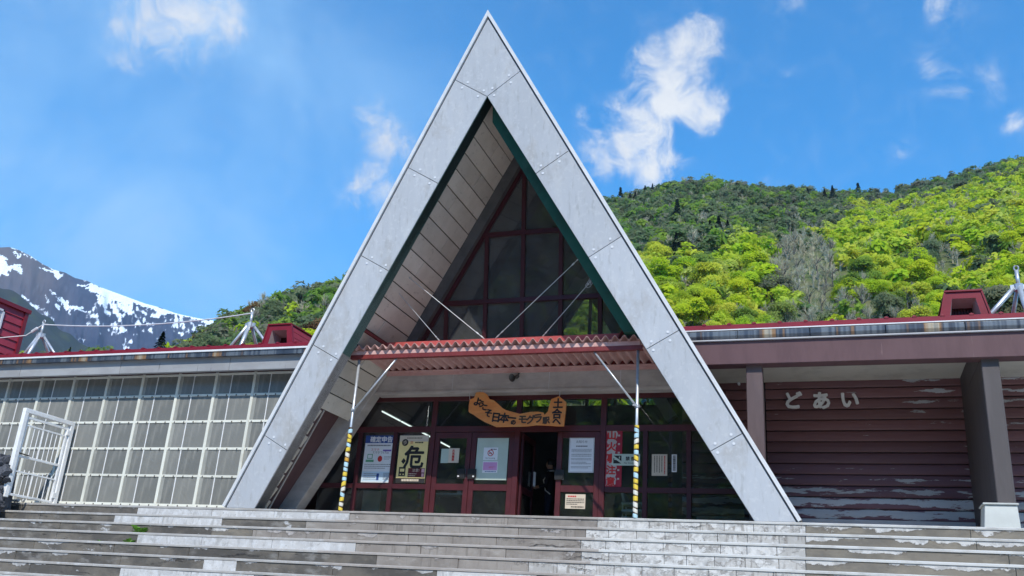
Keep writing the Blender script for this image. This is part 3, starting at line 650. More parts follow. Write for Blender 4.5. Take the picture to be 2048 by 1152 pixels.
# ================================================================== CANOPY
can = thing('entrance_canopy', 'red corrugated porch canopy on two tape wrapped posts under the gable', 'canopy', (0, 0, 0))
b = MB(); npt = 34*8; xs = np.linspace(-3.10, 2.98, npt+1)
for i in range(npt):
    pass
prof = [(x, .047*math.copysign(abs(math.sin(2*math.pi*(x+3.10)/.1765)), math.sin(2*math.pi*(x+3.10)/.1765))) for x in xs]
ZC0, ZC1, YC0, YC1 = 3.235, 3.19, -.13, 1.36
for i in range(npt):
    (xa, ha), (xb, hb) = prof[i], prof[i+1]
    for lo, hi in ((0, .008),):
        b.add([(xa, YC0, ZC0+ha), (xb, YC0, ZC0+hb), (xb, YC1, ZC1+hb), (xa, YC1, ZC1+ha), (xa, YC0, ZC0+ha+.009), (xb, YC0, ZC0+hb+.009), (xb, YC1, ZC1+hb+.009), (xa, YC1, ZC1+ha+.009)],
              [(0, 3, 2, 1), (4, 5, 6, 7), (0, 1, 5, 4)])
b.build('corrugated_sheet', M_SHEET, can)
b = MB(); b.box(-3.08, 2.92, -.055, -.048, 3.02, 3.10); b.box(-3.08, 2.92, -.048, .05, 3.093, 3.10); b.box(-3.08, 2.92, -.048, .05, 3.02, 3.027); b.build('front_beam', M_CANBEAM, can)
b = MB(); b.box(-3.07, 2.88, -.05, .03, 3.105, 3.185); b.build('gutter', M_SHEET, can)
b = MB(); b.box(-2.95, 3.02, 1.28, 1.38, 3.125, 3.140); b.box(-2.95, 3.02, 1.345, 1.386, 3.05, 3.125); b.build('rear_angle', M_SHEET, can)
b = MB(); b.box(-2.95, 3.02, 1.362, 1.388, 3.141, 3.30); b.build('shade_backing', M_CANBEAM, can)  # added dark backing that paints the triangular shadows behind the corrugations
b = MB(); b.box(-2.55, 2.40, .42, .49, 3.395, 3.50); b.build('hanger_beam', M_CANRED, can)
for a, c in (((-2.50, .455, 3.42), (-2.80, -.2, 3.60)), ((2.36, .455, 3.42), (2.72, -.2, 3.60))):
    b = MB(); b.bar(a, c, .055, .055); b.build('end_strut', M_CANBEAM, can)
for a, c in (((-1.32, .455, 3.45), (-2.42, .12, 4.65)), ((-.32, .455, 3.45), (-2.27, .10, 4.98)), ((-.22, .455, 3.45), (1.69, .08, 5.04)), ((.78, .455, 3.45), (1.92, .1, 4.55))):
    a, c = np.array(a), np.array(c); b = MB(); b.tube([a, c], .007, 6); d = c-a
    for f, r in ((.05, .014), (.10, .014), (.88, .016), (.93, .013)): b.tube([a+d*f, a+d*(f+.025)], r, 6)
    b.build('tension_rod', M_GALV, can)
a = np.array((1.92, .1, 4.55)); b = MB()
for k in range(3):
    c = a+np.array((-.04-.03*k, -.02, -.06-.05*k)); b.tube([c+.055*np.array((math.cos(t), .3*math.sin(t), math.sin(t))) for t in np.linspace(0, 2*math.pi, 12)], .007, 5)
b.build('coiled_wire', M_GALV, can)
for (x, sgn, xb_, zj) in ((-2.90, 1, -2.06, 1.98), (2.83, -1, 2.0, 1.98)):
    b = MB(); b.tube([(x, 0, .0), (x, 0, 3.02)], .028, 12); po = b.build('post', M_GALV, can, smooth=True)
    b = MB(); b.tube([(x+sgn*.02, 0, zj), (xb_, 0, 3.02)], .020, 8); b.build('brace', M_GALV, can, smooth=True)
    b = MB(); b.tube([(x, 0, zj-.035), (x, 0, zj+.02)], .045, 10); b.tube([(x+sgn*.0, -.05, zj-.01), (x+sgn*.07, -.05, zj)], .014, 6); b.build('clamp', M_GALV, po)
    z = .0; pal = [M_TAPEY, M_TAPEW, M_TAPEB]
    i = 0
    while z < 1.60:
        h = RNG.uniform(.066, .092); m = pal[int(RNG.choice([0, 0, 1, 2]))] if not (.5 < z < .9 and x < 0) else (M_TAPEB if RNG.random() < .7 else M_TAPEY)
        if abs(z-.95) < .04 and x < 0: m = M_TAPEO
        tl = RNG.uniform(-.5, .5); ring = []; b = MB(); n = 12; o = len(b.v)
        for (zz, r) in ((z, .039), (z+h*.2, .043), (z+h*.8, .043), (z+h, .039)):
            b.v += [(x+r*math.cos(2*math.pi*k/n), r*math.sin(2*math.pi*k/n), max(.001, min(1.62, zz+tl*r*math.cos(2*math.pi*k/n)))) for k in range(n)]
        for j in range(3):
            for k in range(n): b.f.append((j*n+k, j*n+(k+1) % n, (j+1)*n+(k+1) % n, (j+1)*n+k)); b.m.append(0)
        b.build('tape_band', m, po)
        z += h+.018
    b = MB(); b.tube([(x, 0, 0), (x, 0, 1.62)], .040, 10); b.build('tape_core', M_TAPED, po)

# ================================================================== RIGHT WING (brown siding, porch with pillars)
rwing = thing('station_wing', 'brown boarded station wing with deep porch and red metal roof, right of the gable', 'building', (8, 3, 0))
YE, YW = .30, 3.40
def eave(par, x0, x1, left):
    # red metal roof with ribs, gutter, fascia
    b = MB(); za = 3.43
    b.add([(x0, YE, za+.02), (x1, YE, za+.02), (x1, 8.4, za+.75), (x0, 8.4, za+.75), (x0, YE, za-.04), (x1, YE, za-.04), (x1, 8.4, za+.66), (x0, 8.4, za+.66)],
          [(0, 1, 2, 3), (4, 7, 6, 5), (0, 4, 5, 1), (2, 6, 7, 3), (1, 5, 6, 2), (0, 3, 7, 4)])
    r = b.build('roof', M_ROOFRED, par)
    b = MB(); b.box(x0, x1, YE-.03, YE+.02, 3.435, 3.535) if not left else b.box(x0, x1, YE-.03, YE+.02, 3.45, 3.535); b.build('eave_flashing', M_ROOFRED, r, bev=.006)
    n = int((x1-x0)/.445); me = None
    for i in range(n):
        x = x0+.2+i*.445
        if me is None:
            b = MB(); b.add([(-.02, -.035, .0), (.02, -.035, .0), (.02, 8.1, .71), (-.02, 8.1, .71), (-.014, -.03, .045), (.014, -.03, .045), (.014, 8.1, .755), (-.014, 8.1, .755)], [(0, 1, 5, 4), (4, 5, 6, 7), (0, 4, 7, 3), (1, 2, 6, 5), (2, 3, 7, 6)])
            b.box(-.035, .035, -.04, .01, .012, .034); me = b.mesh('roof_rib', M_ROOFRED)
        link('roof_rib', me, r, (x, YE, 3.52))
    if left:
        b = MB(); b.box(x0, x1, YE-.035, YE+.05, 3.41, 3.449); b.build('drip_edge', M_TRIM, par)
        b = MB(); b.box(x0, x1, YE-.01, YE+.08, 3.30, 3.409); b.build('gutter', M_GUT, par)
        nseg = 5
        for i in range(nseg):
            a, c = x0+(x1-x0)*i/nseg, x0+(x1-x0)*(i+1)/nseg
            b = MB(); b.box(a+.004, c-.004, YE+.10, YE+.20, 3.0, 3.32); b.build('fascia_board', M_FASCG, par, bev=.004)
    else:
        for i in range(8):
            a, c = x0+(x1-x0)*i/8, x0+(x1-x0)*(i+1)/8
            b = MB(); P = [(a+.004, YE-.02, 3.425), (a+.004, YE-.055, 3.40), (a+.004, YE-.055, 3.31), (a+.004, YE-.02, 3.262), (a+.004, YE+.09, 3.262), (a+.004, YE+.09, 3.425)]
            b.prism(P, (c-a-.008, 0, 0)); b.build('gutter', M_GUT, par, bev=.008)
        b = MB(); b.box(x0, x1, YE-.06, YE+.02, 3.418, 3.437); b.build('drip_edge', M_TRIM, par)
        b = MB(); b.box(x0, x1, YE-.02, YE+.06, 3.235, 3.256); b.build('drip_edge', M_BASEC, par)
        b = MB(); b.box(x0, x1, YE+.03, YE+.33, 2.80, 3.23); b.build('fascia_beam', M_BROWNF, par, bev=.008)
eave(rwing, 3.35, 13.3, False)
b = MB(); b.box(3.0, 13.3, YE+.34, YW, 3.28, 3.33); b.build('porch_ceiling', M_PORCH, rwing)
b = MB(); b.box(3.4, 13.3, YW+.07, 8.2, 0, 3.45); b.build('wall_core', M_DARKIN, rwing)
sid = MB().build('siding', M_PEEL, rwing)
zb = [.50+.2195*i for i in range(14)]
for bay, (x0, x1) in enumerate(((3.1, 4.80), (4.83, 8.65), (8.68, 13.2))):
    for z in zb[:-1]:
        b = MB(); h = .2195; z = z+RNG.uniform(-.004, .004)
        pr = [(YW+.06, z+.004), (YW-.002, z+.004), (YW-.016, z+.03), (YW-.022, z+.09), (YW-.018, z+.15), (YW-.004, z+.198), (YW+.035, z+h-.006), (YW+.06, z+h-.006)]
        b.prism([(x0, p[0], p[1]) for p in pr], (x1-x0, 0, 0)); b.build('board', M_PEEL, sid)
b = MB(); b.box(3.4, 13.2, YW-.06, YW+.05, 0, .50); b.build('base_course', M_BASEC, rwing)
b = MB(); b.box(3.0, 13.2, YW+.01, YW+.07, 3.35-.02, 3.42); b.build('top_plate', M_BROWNB, rwing)
b = MB(); b.box(4.705, 4.99, .45, .75, 0, 2.815); b.build('pillar', M_PILBR, rwing, bev=.012)
b = MB(); b.box(8.53, 8.80, .45, YW-.07, .40, 2.815); b.box(8.532, 8.798, .78, YW-.07, 2.815, 3.28); b.box(8.532, 8.798, .70, YW-.07, 0, .40)
p2 = b.build('pillar', M_PILLAR, rwing, bev=.012); p2['label'] = 'deep pillar fin on a pale concrete plinth'
b = MB(); b.prism([(8.29, .36, 0), (8.81, .36, 0), (8.80, .40, .40), (8.34, .40, .40)], (0, .5, 0)); b.build('plinth', M_PLINTH, p2, bev=.008)
b = MB(); b.box(8.31, 8.82, .37, .90, .401, .43); b.build('plinth_cap', M_PLINTH, p2, bev=.006)
nm = thing('station_name', 'white raised hiragana letters spelling the station name on the brown boards', 'sign', at(1644, 801, YW-.05))
for ch, px, py in (('ど', 1588, 801), ('あ', 1643, 802), ('い', 1700, 801)):
    p = at(px, py, YW-.04); b = MB(); put_bold(b, ch, .385, p[0], YW-.07, p[2], w=.0155, depth=.02); b.build('letter', M_WHITE, nm)
b = MB(); p = at(1478, 768, YW-.05); b.tube([(p[0], YW-.02, p[2]), (p[0], YW-.10, p[2])], .03, 8); b.build('porch_lamp', M_TRIM, rwing)

# ================================================================== LEFT WING (translucent lattice wall)
lwing = thing('station_wing', 'station wing faced with a cream lattice of grey translucent panels, left of the gable', 'building', (-9, 2, 0))
eave(lwing, -18.2, -3.35, True)
YL = .86
b = MB(); b.prism([(-18.2, YL+.10, 0), (-5.55, YL+.10, 0), (-3.62, YL+.10, 3.42), (-18.2, YL+.10, 3.42)], (0, 7.2, 0)); b.build('wall_core', M_DARKIN, lwing)
b = MB(); b.box(-18.2, -3.74, YL-.01, YL+.1, 3.08, 3.40); b.build('wall_head', M_BROWNF, lwing)
lat = MB().build('lattice_wall', M_CREAM, lwing)
M_BACKLIT = simple('pale_backlit_band', (.30, .30, .27), .5, var=.15, scale=3)
mx = [-5.92-1.01*k for k in range(-1, 13)]; rz = [.135, .765, 1.365, 1.97, 2.57, 3.05]
for x in mx:
    zl = max(0.0, (1-(-x-.04)/WO)*HO)
    b = MB(); b.box(x-.035, x+.035, YL-.035, YL+.03, zl, 3.09); b.build('mullion', M_CREAM, lat, bev=.004)
    b = MB(); b.box(x+.037, x+.12, YL-.020, YL-.016, max(.16, zl), 3.03); b.build('backlit_band', M_BACKLIT, lat)  # added pale strip, painting the backlit band of the sheet beside each mullion
for z in rz:
    b = MB(); b.box(-18.2, -islope(z, WO, HO)-.01, YL-.026, YL+.02, z-.026, z+.026); b.build('rail', M_CREAM, lat, bev=.003)
b = MB()
for z in rz[:-1]:
    for x in np.arange(-13.4, -islope(z, WO, HO)-.05, .2525): b.box(x-.012, x+.012, YL-.036, YL-.027, z-.028, z+.006)
b.build('clip', simple('clip_metal', (.12, .11, .10), .6), lat)
def corr(w, h):
    b = MB(); n = int(w/.032)*2
    for i in range(n):
        xa, xb_ = w*i/n, w*(i+1)/n; ya, yb_ = (.0, -.009) if i % 2 == 0 else (-.009, .0)
        b.add([(xa, ya, 0), (xb_, yb_, 0), (xb_, yb_, h), (xa, ya, h)], [(0, 1, 2, 3)])
    return b.mesh('corrugated_panel', M_CORR)
cm_ = {}
for i in range(len(mx)-1):
    X0, X1 = mx[i+1]+.035, mx[i]-.035
    for j in range(len(rz)-1):
        z0, z1 = rz[j]+.026, rz[j+1]-.026; x0, x1 = X0, min(X1, -islope(z0, WO, HO)+.02); sp = X0+(X1-X0)*.40
        if x1-x0 < .1: continue
        if sp > x1-.05: sp = (x0+x1)/2
        for (a, c) in ((x0, sp-.004), (sp+.004, x1)):
            key = (round(c-a, 3), round(z1-z0, 3))
            if key not in cm_: cm_[key] = corr(c-a, z1-z0)
            link('corrugated_panel', cm_[key], lat, (a, YL-.006, z0))
    sp = X0+(X1-X0)*.40; b = MB(); b.box(sp-.009, sp+.009, YL-.022, YL+.02, max(.16, (1+sp/WO)*HO), 3.03); b.build('joint_strip', M_WHITE, lat)
b = MB(); b.prism([(-18.2, YL+.055, .1), (-5.44, YL+.055, .1), (-3.75, YL+.055, 3.06), (-18.2, YL+.055, 3.06)], (0, .035, 0)); b.build('backing_sheet', M_DARKIN, lat)

# roof vents (red dormers)
def vent(par, xc, y, left_side):
    zt, zb_ = 4.58, 3.55; d = MB(); D = 2.4
    tw, bw = .30, .53
    def ring(t, bt, zt_, zb__, yy): return [(xc-bt, yy, zb__), (xc+bt, yy, zb__), (xc+t, yy, zt_), (xc-t, yy, zt_)]
    O = ring(tw, bw, zt, zb_, y); I = ring(tw-.10, bw-.16, zt-.13, zb_, y); J = ring(tw-.13, bw-.22, zt-.20, zb_, y+.38)
    f = MB(); vs = O+I; f.add(vs, [(1, 2, 6, 5), (2, 3, 7, 6), (3, 0, 4, 7)])
    O2 = [(p[0], y+.05, p[2]) for p in O]; fr_ = f.build('vent_front', M_ROOFRED, par)
    s = MB(); s.add(I+J, [(5, 6, 2, 1)[::-1], (6, 7, 3, 2)[::-1], (7, 4, 0, 3)[::-1]]); s.build('reveal', simple('vent_reveal', (.42, .36, .36), .6) if 'vent_reveal' not in MATS else MATS['vent_reveal'], fr_)
    for i in range(7):
        t0, t1 = i/7, (i+1)/7; q = lambda t, z: xc+(-(1-2*t))*((bw-.22)+((tw-.13)-(bw-.22))*(z-zb_)/(zt-.2-zb_))
        s = MB(); g = .008; s.prism([(q(t0, zb_)+g, y+.38, zb_), (q(t1, zb_)-g, y+.38, zb_), (q(t1, zt-.2)-g, y+.38, zt-.2), (q(t0, zt-.2)+g, y+.38, zt-.2)], (0, .02, 0)); s.build('slat', M_REDD, fr_)
    s = MB(); s.prism([(xc-bw+.12, y+.42, zb_), (xc+bw-.12, y+.42, zb_), (xc+tw-.08, y+.42, zt-.10), (xc-tw+.08, y+.42, zt-.10)], (0, .04, 0)); s.build('back_plate', M_DARKGAP, fr_)
    zr = zt-.0
    for sg in (-1, 1):
        n = 7
        for i in range(n):
            t0, t1 = i/n, (i+1)/n-.012; h = lambda t: zb_+(zt-zb_)*t; w = lambda t: bw+(tw-bw)*t
            s = MB(); s.prism([(xc+sg*w(t0), y+.01, h(t0)), (xc+sg*w(t0), y+D, h(t0)), (xc+sg*w(t1), y+D, h(t1)), (xc+sg*w(t1), y+.01, h(t1))], (-sg*.03, 0, 0)); s.build('side_board', M_ROOFPINK, fr_)
    s = MB(); s.prism([(xc-tw-.025, y-.03, zt), (xc+tw+.025, y-.03, zt), (xc+tw+.025, y-.03, zt+.03), (xc-tw-.025, y-.03, zt+.03)], (0, D+.03, 0)); s.build('vent_cap', M_ROOFRED, fr_)
    for sg in (-1, 1):
        s = MB(); s.prism([(xc+sg*(bw+.0), y-.02, zb_), (xc+sg*(bw+.03), y-.02, zb_), (xc+sg*(tw+.03), y-.02, zt), (xc+sg*tw, y-.02, zt)], (0, .06, 0)); s.build('corner_trim', M_ROOFRED, fr_)
vent(lwing, -6.29, 2.0, False); vent(rwing, 8.58, 2.0, True)

# tall red clad box at the far left, seen from its right side
XF = -17.73
tb = thing('roof_house', 'tall red boarded rooftop house with a small window, at the left edge', 'building', (-19.5, 1.8, 3.5))
b = MB(); b.box(-21.5, XF-.02, -1.8, 4.98, 0.0, 6.45); b.build('wall_core', M_ROOFPINK, tb)
n = 12; zt = 6.50
for i in range(n):
    z0 = 3.5+i*.25; 
    b = MB(); b.prism([(XF-.02, 0, z0), (XF+.02, 0, z0), (XF-.008, 0, z0+.238), (XF-.02, 0, z0+.238)], (0, 5.0, 0)); b.build('board', M_ROOFPINK, tb)
b = MB(); b.box(-21.6, XF+.08, -1.9, 5.08, 6.46, 6.58); b.build('roof', M_ROOFRED, tb)
b = MB(); b.box(XF-.01, XF+.05, 4.9, 5.03, 3.4, 6.46); b.build('corner_trim', M_ROOFRED, tb)
wy0, wy1, wz0, wz1 = 3.05, 4.15, 5.62, 6.28
b = MB()
for q in ((wy0, wy1, wz0, wz0+.06), (wy0, wy1, wz1-.06, wz1), (wy0, wy0+.06, wz0, wz1), (wy1-.06, wy1, wz0, wz1)): b.box(XF, XF+.06, q[0], q[1], q[2], q[3])
w_ = b.build('window', M_TRIM, tb); b = MB(); b.box(XF+.021, XF+.03, wy0, wy1, wz0, wz1); b.build('pane', simple('frosted_pane', (.45, .46, .46), .2, var=.4, scale=5), w_)

# ------------------------------------------------------------------ roof masts and the cable strung between them
def mast(x, y, lab, zt=4.98):
    z0 = 3.58+(y-.3)*.088; zh = 4.63
    t = thing('cable_mast', lab, 'mast', (x, y, z0), 'steel tripod masts on the station roof')
    b = MB(); b.tube([(x, y, zh-.05), (x, y, zt-.03)], .034, 8); b.build('pole', M_GALV, t, smooth=True)
    b = MB(); b.tube([(x+.04*math.cos(a), y, zt+.015+.05*math.sin(a)) for a in np.linspace(0, 2*math.pi, 12)], .014, 6); b.build('eyelet', M_GALV, t)
    b = MB(); b.tube([(x, y, zh-.08), (x, y, zh+.04)], .085, 8); b.box(x-.14, x+.14, y-.02, y+.02, zh-.06, zh+.03); b.build('hub', M_GALV, t)
    for dx, dy, r in ((-.78, .15, .045), (.05, -.35, .05), (.78, .15, .035), (-.12, .85, .04)):
        b = MB(); zl = 3.55+(y+dy-.3)*.088; b.tube([(x+dx*.1, y+dy*.1, zh-.02), (x+dx*1.15, y+dy*1.15, zl)], r, 8); b.build('leg', M_GALV, t, smooth=True)
    return (x, y, zt-.06)
m1 = mast(-13.66, 2.0, 'white steel tripod mast between the far-left roof house and the snowy mountain')
m2 = mast(-7.14, 2.0, 'white steel tripod mast beside the roof vent left of the gable')
m3 = mast(9.52, 2.0, 'pale blue-grey tripod mast right of the right-hand roof vent')
def catenary(a, c, sag, n=16): a, c = np.array(a), np.array(c); return [a+(c-a)*t+np.array((0, 0, -sag*4*t*(1-t))) for t in np.linspace(0, 1, n)]
cab = MB(); cab.tube(catenary(m1, m2, .16), .016, 5)
p0, p1 = at(52, 671, 2.0), at(-160, 690, 2.0)
cab.tube([np.array(m1), p0, p1], .016, 5); q = p0+(np.array(m1)-p0)*.5; cab.tube([q-np.array((.08, 0, .05)), q+np.array((.08, 0, .05))], .04, 6)
tag(cab.build('steel_cable', M_TRIM), 'thin pale steel cable strung between two roof masts', 'cable')

# ------------------------------------------------------------------ white gate and dry stone wall at the left end of the platform
XG = -10.60; gy0, gy1, gz0, gz1 = -.72, .74, .03, 1.86
gt = thing('metal_gate', 'white barred metal gate standing open in front of the lattice wall', 'gate', (XG, gy1, 0))
b = MB(); b.box(XG-.05, XG+.05, gy0, gy0+.10, gz0, gz1); b.box(XG-.05, XG+.05, gy1-.10, gy1, .0, gz1); b.box(XG-.05, XG+.05, gy0, gy1, gz1-.001, gz1+.09); b.build('gate_frame', M_WHITE, gt, bev=.006)
b = MB(); a0, a1 = gy0+.14, gy1-.15
for q in ((a0, a1, 1.74, 1.79), (a0, a1, .90, .95), (a0, a1, .08, .13)): b.box(XG-.02, XG+.02, *q)
for y in (a0, a1): b.box(XG-.022, XG+.022, y-.025, y+.025, .08, 1.79)
b.build('leaf_frame', M_WHITE, gt, bev=.004)
for i in range(8):
    y = a0+(a1-a0)*(i+1)/9
    for z0, z1 in ((.13, .66), (.95, 1.62)):
        b = MB(); b.tube([(XG, y, z0), (XG, y, z1)], .010, 6); b.build('bar', M_WHITE, gt)
for z in (.60, 1.60): b = MB(); b.box(XG-.012, XG+.012, a0, a1, z-.015, z+.015); b.build('cross_rail', M_WHITE, gt)
for z in (.2, 1.62): b = MB(); b.box(XG-.03, XG+.055, gy1-.17, gy1-.10, z, z+.12); b.build('hinge', M_WHITE, gt)
b = MB(); b.tube([(XG+.04, gy0+.10, .98), (XG+.04, gy0+.38, .965)], .014, 6); b.build('latch', M_BLACK, gt)

sw = thing('stone_wall', 'dark dry stone wall end at the left edge of the platform', 'wall', (-11.2, -.8, 0))
def rock_mesh(seed):
    r = np.random.default_rng(seed); import bmesh
    bm = bmesh.new(); bmesh.ops.create_icosphere(bm, subdivisions=1, radius=1.0)
    for v in bm.verts: v.co *= r.uniform(.62, 1.22)
    me = bpy.data.meshes.new('stone'); bm.to_mesh(me); bm.free(); me.materials.append(M_STONE); return me
rm = [rock_mesh(i) for i in range(5)]
SYW = -.88; SX0, SX1 = at(2, 1003, SYW)[0], at(18, 900, SYW)[0]; SZ0, SZ1 = -.25, at(15, 900, SYW)[2]-.06
for i in range(170):
    z = RNG.uniform(SZ0, SZ1); x = RNG.uniform(SX0-1.3, SX0+(SX1-SX0)*(z-SZ0)/(SZ1-SZ0)-.06); s = RNG.choice([.06, .08, .10, .13], p=[.2, .35, .3, .15])*RNG.uniform(.85, 1.15)
    o = link('stone', rm[int(RNG.integers(5))], sw, (x, SYW+.08+RNG.uniform(-.07, .05), z))
    o.scale = (s*RNG.uniform(1, 1.5), s*1.2, s*RNG.uniform(.65, 1.0)); o.rotation_euler = tuple(RNG.uniform(0, 6, 3))
b = MB(); b.prism([(SX0-2, SYW+.10, -.5), (SX0-.30, SYW+.10, -.5), (SX1-.30, SYW+.10, SZ1), (SX0-2, SYW+.10, SZ1)], (0, .5, 0)); b.build('rubble_core', M_STONE, sw)
M_PEB = simple('white_pebble', (.55, .55, .53), .8, rnd=.2)
for i, (px, py) in enumerate(((10, 1003), (17, 1002), (4, 1003), (27, 1004))):
    p = at(px, py, -.02); me = rm[i].copy(); me.materials.clear(); me.materials.append(M_PEB)
    o = link('pebble', me, None, (p[0]+.25, -.01, .045)); o.scale = (.06, .05, .045)
    tag(o, 'small white pebble at the foot of the dark stone wall', 'stone', 'white pebbles by the stone wall')

# ================================================================== SIGNS, POSTERS AND NOTICES
YP = YS-.012
def rect(p, Y):
    """world extent of a sheet from its four corners in the photograph (TL, TR, BR, BL)"""
    q = [at(*c, Y) for c in p]; return (q[0][0]+q[3][0])/2, (q[1][0]+q[2][0])/2, (q[2][2]+q[3][2])/2, (q[0][2]+q[1][2])/2
def sheet(name, label, cat, p, Y, m, th=.004):
    x0, x1, z0, z1 = rect(p, Y); t = thing(name, label, cat, ((x0+x1)/2, Y, z0)); b = MB(); b.box(x0, x1, Y, Y+th, z0, z1); b.build('sheet', m, t)
    return t, x0, x1, z0, z1
YQ = YP-.001
# blue tax poster
t, x0, x1, z0, z1 = sheet('poster', 'white tax return poster with a blue heading band on the left window', 'poster', ((733, 871), (791, 871), (783, 965), (721, 965)), YP, M_PAPER)
w, h = x1-x0, z1-z0
b = MB(); flat(b, x0, x1, z1-.165*h, z1, YQ, 0); flat(b, x0+.01, x1-.01, z0+.02*h, z0+.23*h, YQ, 1); flat(b, x0+.62*w, x0+.9*w, z1-.34*h, z1-.305*h, YQ, 2); b.build('colour_blocks', [M_INKB, M_LBLUE, simple('violet_print', (.16, .10, .38), .8)], t)
b = MB(); put_bold(b, '確定申告', .135, (x0+x1)/2+.03*w, YQ-.002, z1-.085*h, w=.004); b.build('heading', M_PAPER, t)
b = MB(); put_text(b, 'スマホでe-Tax', .062, x0+.55*w, YQ-.001, z1-.365*h, 0); put_text(b, 'スマホ', .07, x0+.36*w, YQ-.001, z1-.305*h, 2); dashes(b, x0+.04, x1-.04, z0+.28*h, z0+.40*h, 3, YQ-.001, 1, .35); dashes(b, x0+.05, x0+.55*w, z0+.05*h, z0+.20*h, 4, YQ-.002, 1, .35); dashes(b, x0+.72*w, x1-.03, z0+.05*h, z0+.21*h, 6, YQ-.002, 1, .5); dashes(b, x0+.06, x1-.1, z1-.24*h, z1-.19*h, 1, YQ-.001, 1, .6)
dashes(b, x0+.68*w, x1-.04, z0+.48*h, z0+.56*h, 3, YQ-.001, 1, .35)
b.build('print', [M_INK, M_INKG, M_INKR], t)
b = MB(); c = (x0+.55*w, z0+.50*h); b.add([(c[0]+.055*math.cos(a), YQ-.001, c[1]+.065*math.sin(a)) for a in np.linspace(0, 2*math.pi, 16, False)], [tuple(range(16))], 0)
flat(b, x0+.12*w, x0+.30*w, z0+.50*h, z0+.60*h, YQ-.001, 1); flat(b, x0+.08*w, x0+.35*w, z0+.43*h, z0+.48*h, YQ-.001, 1); flat(b, x0+.50*w, x0+.58*w, z0+.05*h, z0+.19*h, YQ-.002, 2); flat(b, x0+.145*w, x0+.275*w, z0+.515*h, z0+.585*h, YQ-.002, 3); b.build('picture', [M_INKR, M_GRPR, M_INKB, M_PAPER], t)
# yellow danger poster
t, x0, x1, z0, z1 = sheet('poster', 'yellow railway danger poster with one huge black character on the left window', 'poster', ((800, 871), (858, 871), (849, 966), (791, 966)), YP, M_YEL)
w, h = x1-x0, z1-z0; b = MB(); flat(b, x0, x1, z1-.13*h, z1, YQ, 0); flat(b, x0, x1, z0, z0+.10*h, YQ, 1); flat(b, x0+.40*w, x1-.03*w, z0+.12*h, z0+.31*h, YQ, 2)
c = (x0+.2*w, z1-.15*h); b.add([(c[0]+.075*math.cos(a), YQ-.001, c[1]+.075*math.sin(a)) for a in np.linspace(0, 2*math.pi, 18, False)], [tuple(range(18))], 1)
flat(b, x0+.08*w, x0+.31*w, z0+.14*h, z0+.33*h, YQ-.001, 1); flat(b, x0+.12*w, x0+.27*w, z0+.235*h, z0+.295*h, YQ-.002, 3); flat(b, x0+.125*w, x0+.165*w, z0+.165*h, z0+.19*h, YQ-.002, 3); flat(b, x0+.225*w, x0+.265*w, z0+.165*h, z0+.19*h, YQ-.002, 3)
flat(b, x0+.86*w, x0+.96*w, z0+.22*h, z0+.30*h, YQ-.002, 4); flat(b, x0+.87*w, x0+.95*w, z0+.13*h, z0+.20*h, YQ-.002, 4)
q = [(x0+.13*w, z0+.45*h), (x0+.21*w, z0+.39*h), (x0+.29*w, z0+.46*h), (x0+.21*w, z0+.52*h)]; b.add([(p[0], YQ-.001, p[1]) for p in q], [(0, 1, 2, 3)], 1)
b.build('colour_blocks', [M_PAPERB, M_INK, simple('maroon_print', (.10, .015, .02), .8), M_YEL, simple('pale_pink_print', (.6, .35, .38), .8)], t)
b = MB(); put_bold(b, '危', .50, x0+.56*w, YQ-.002, z0+.54*h, 0, w=.013, sx=.95); put_text(b, '歩', .10, x0+.2*w, YQ-.003, z1-.15*h, 1); put_text(b, '禁', .07, x0+.43*w, YQ-.002, z1-.15*h, 2); dashes(b, x0+.55*w, x1-.1*w, z1-.17*h, z1-.13*h, 1, YQ-.002, 0, .7)
put_text(b, '注意!', .075, x0+.66*w, YQ-.003, z0+.265*h, 1); dashes(b, x0+.43*w, x0+.84*w, z0+.13*h, z0+.21*h, 2, YQ-.003, 1, .35); dashes(b, x0+.2*w, x1-.2*w, z0+.03*h, z0+.085*h, 1, YQ-.003, 1, .8); dashes(b, x0+.25*w, x1-.22*w, z1-.07*h, z1-.04*h, 1, YQ-.002, 0, .6)
b.build('print', [M_INK, M_PAPERB, M_INKR], t)
# notice on left door
t, x0, x1, z0, z1 = sheet('notice', 'pale blank sheet half covered by a fire notice on the left door', 'notice', ((883, 898), (898, 897), (896, 926), (881, 926)), YP, M_PAPERG)
t, x0, x1, z0, z1 = sheet('notice', 'beige fire prohibition notice in red characters on the left door', 'notice', ((898, 897), (919, 896), (917, 926), (896, 925)), YP-.006, M_PAPERB)
b = MB()
for i, ch in enumerate('火気厳禁'): put_bold(b, ch, .06, (x0+x1)/2-.01, YP-.008, z1-.05-i*.062, 0, w=.002)
put_text(b, '!', .04, x1-.03, YP-.008, z0+.04, 0); b.build('print', M_INKR, t)
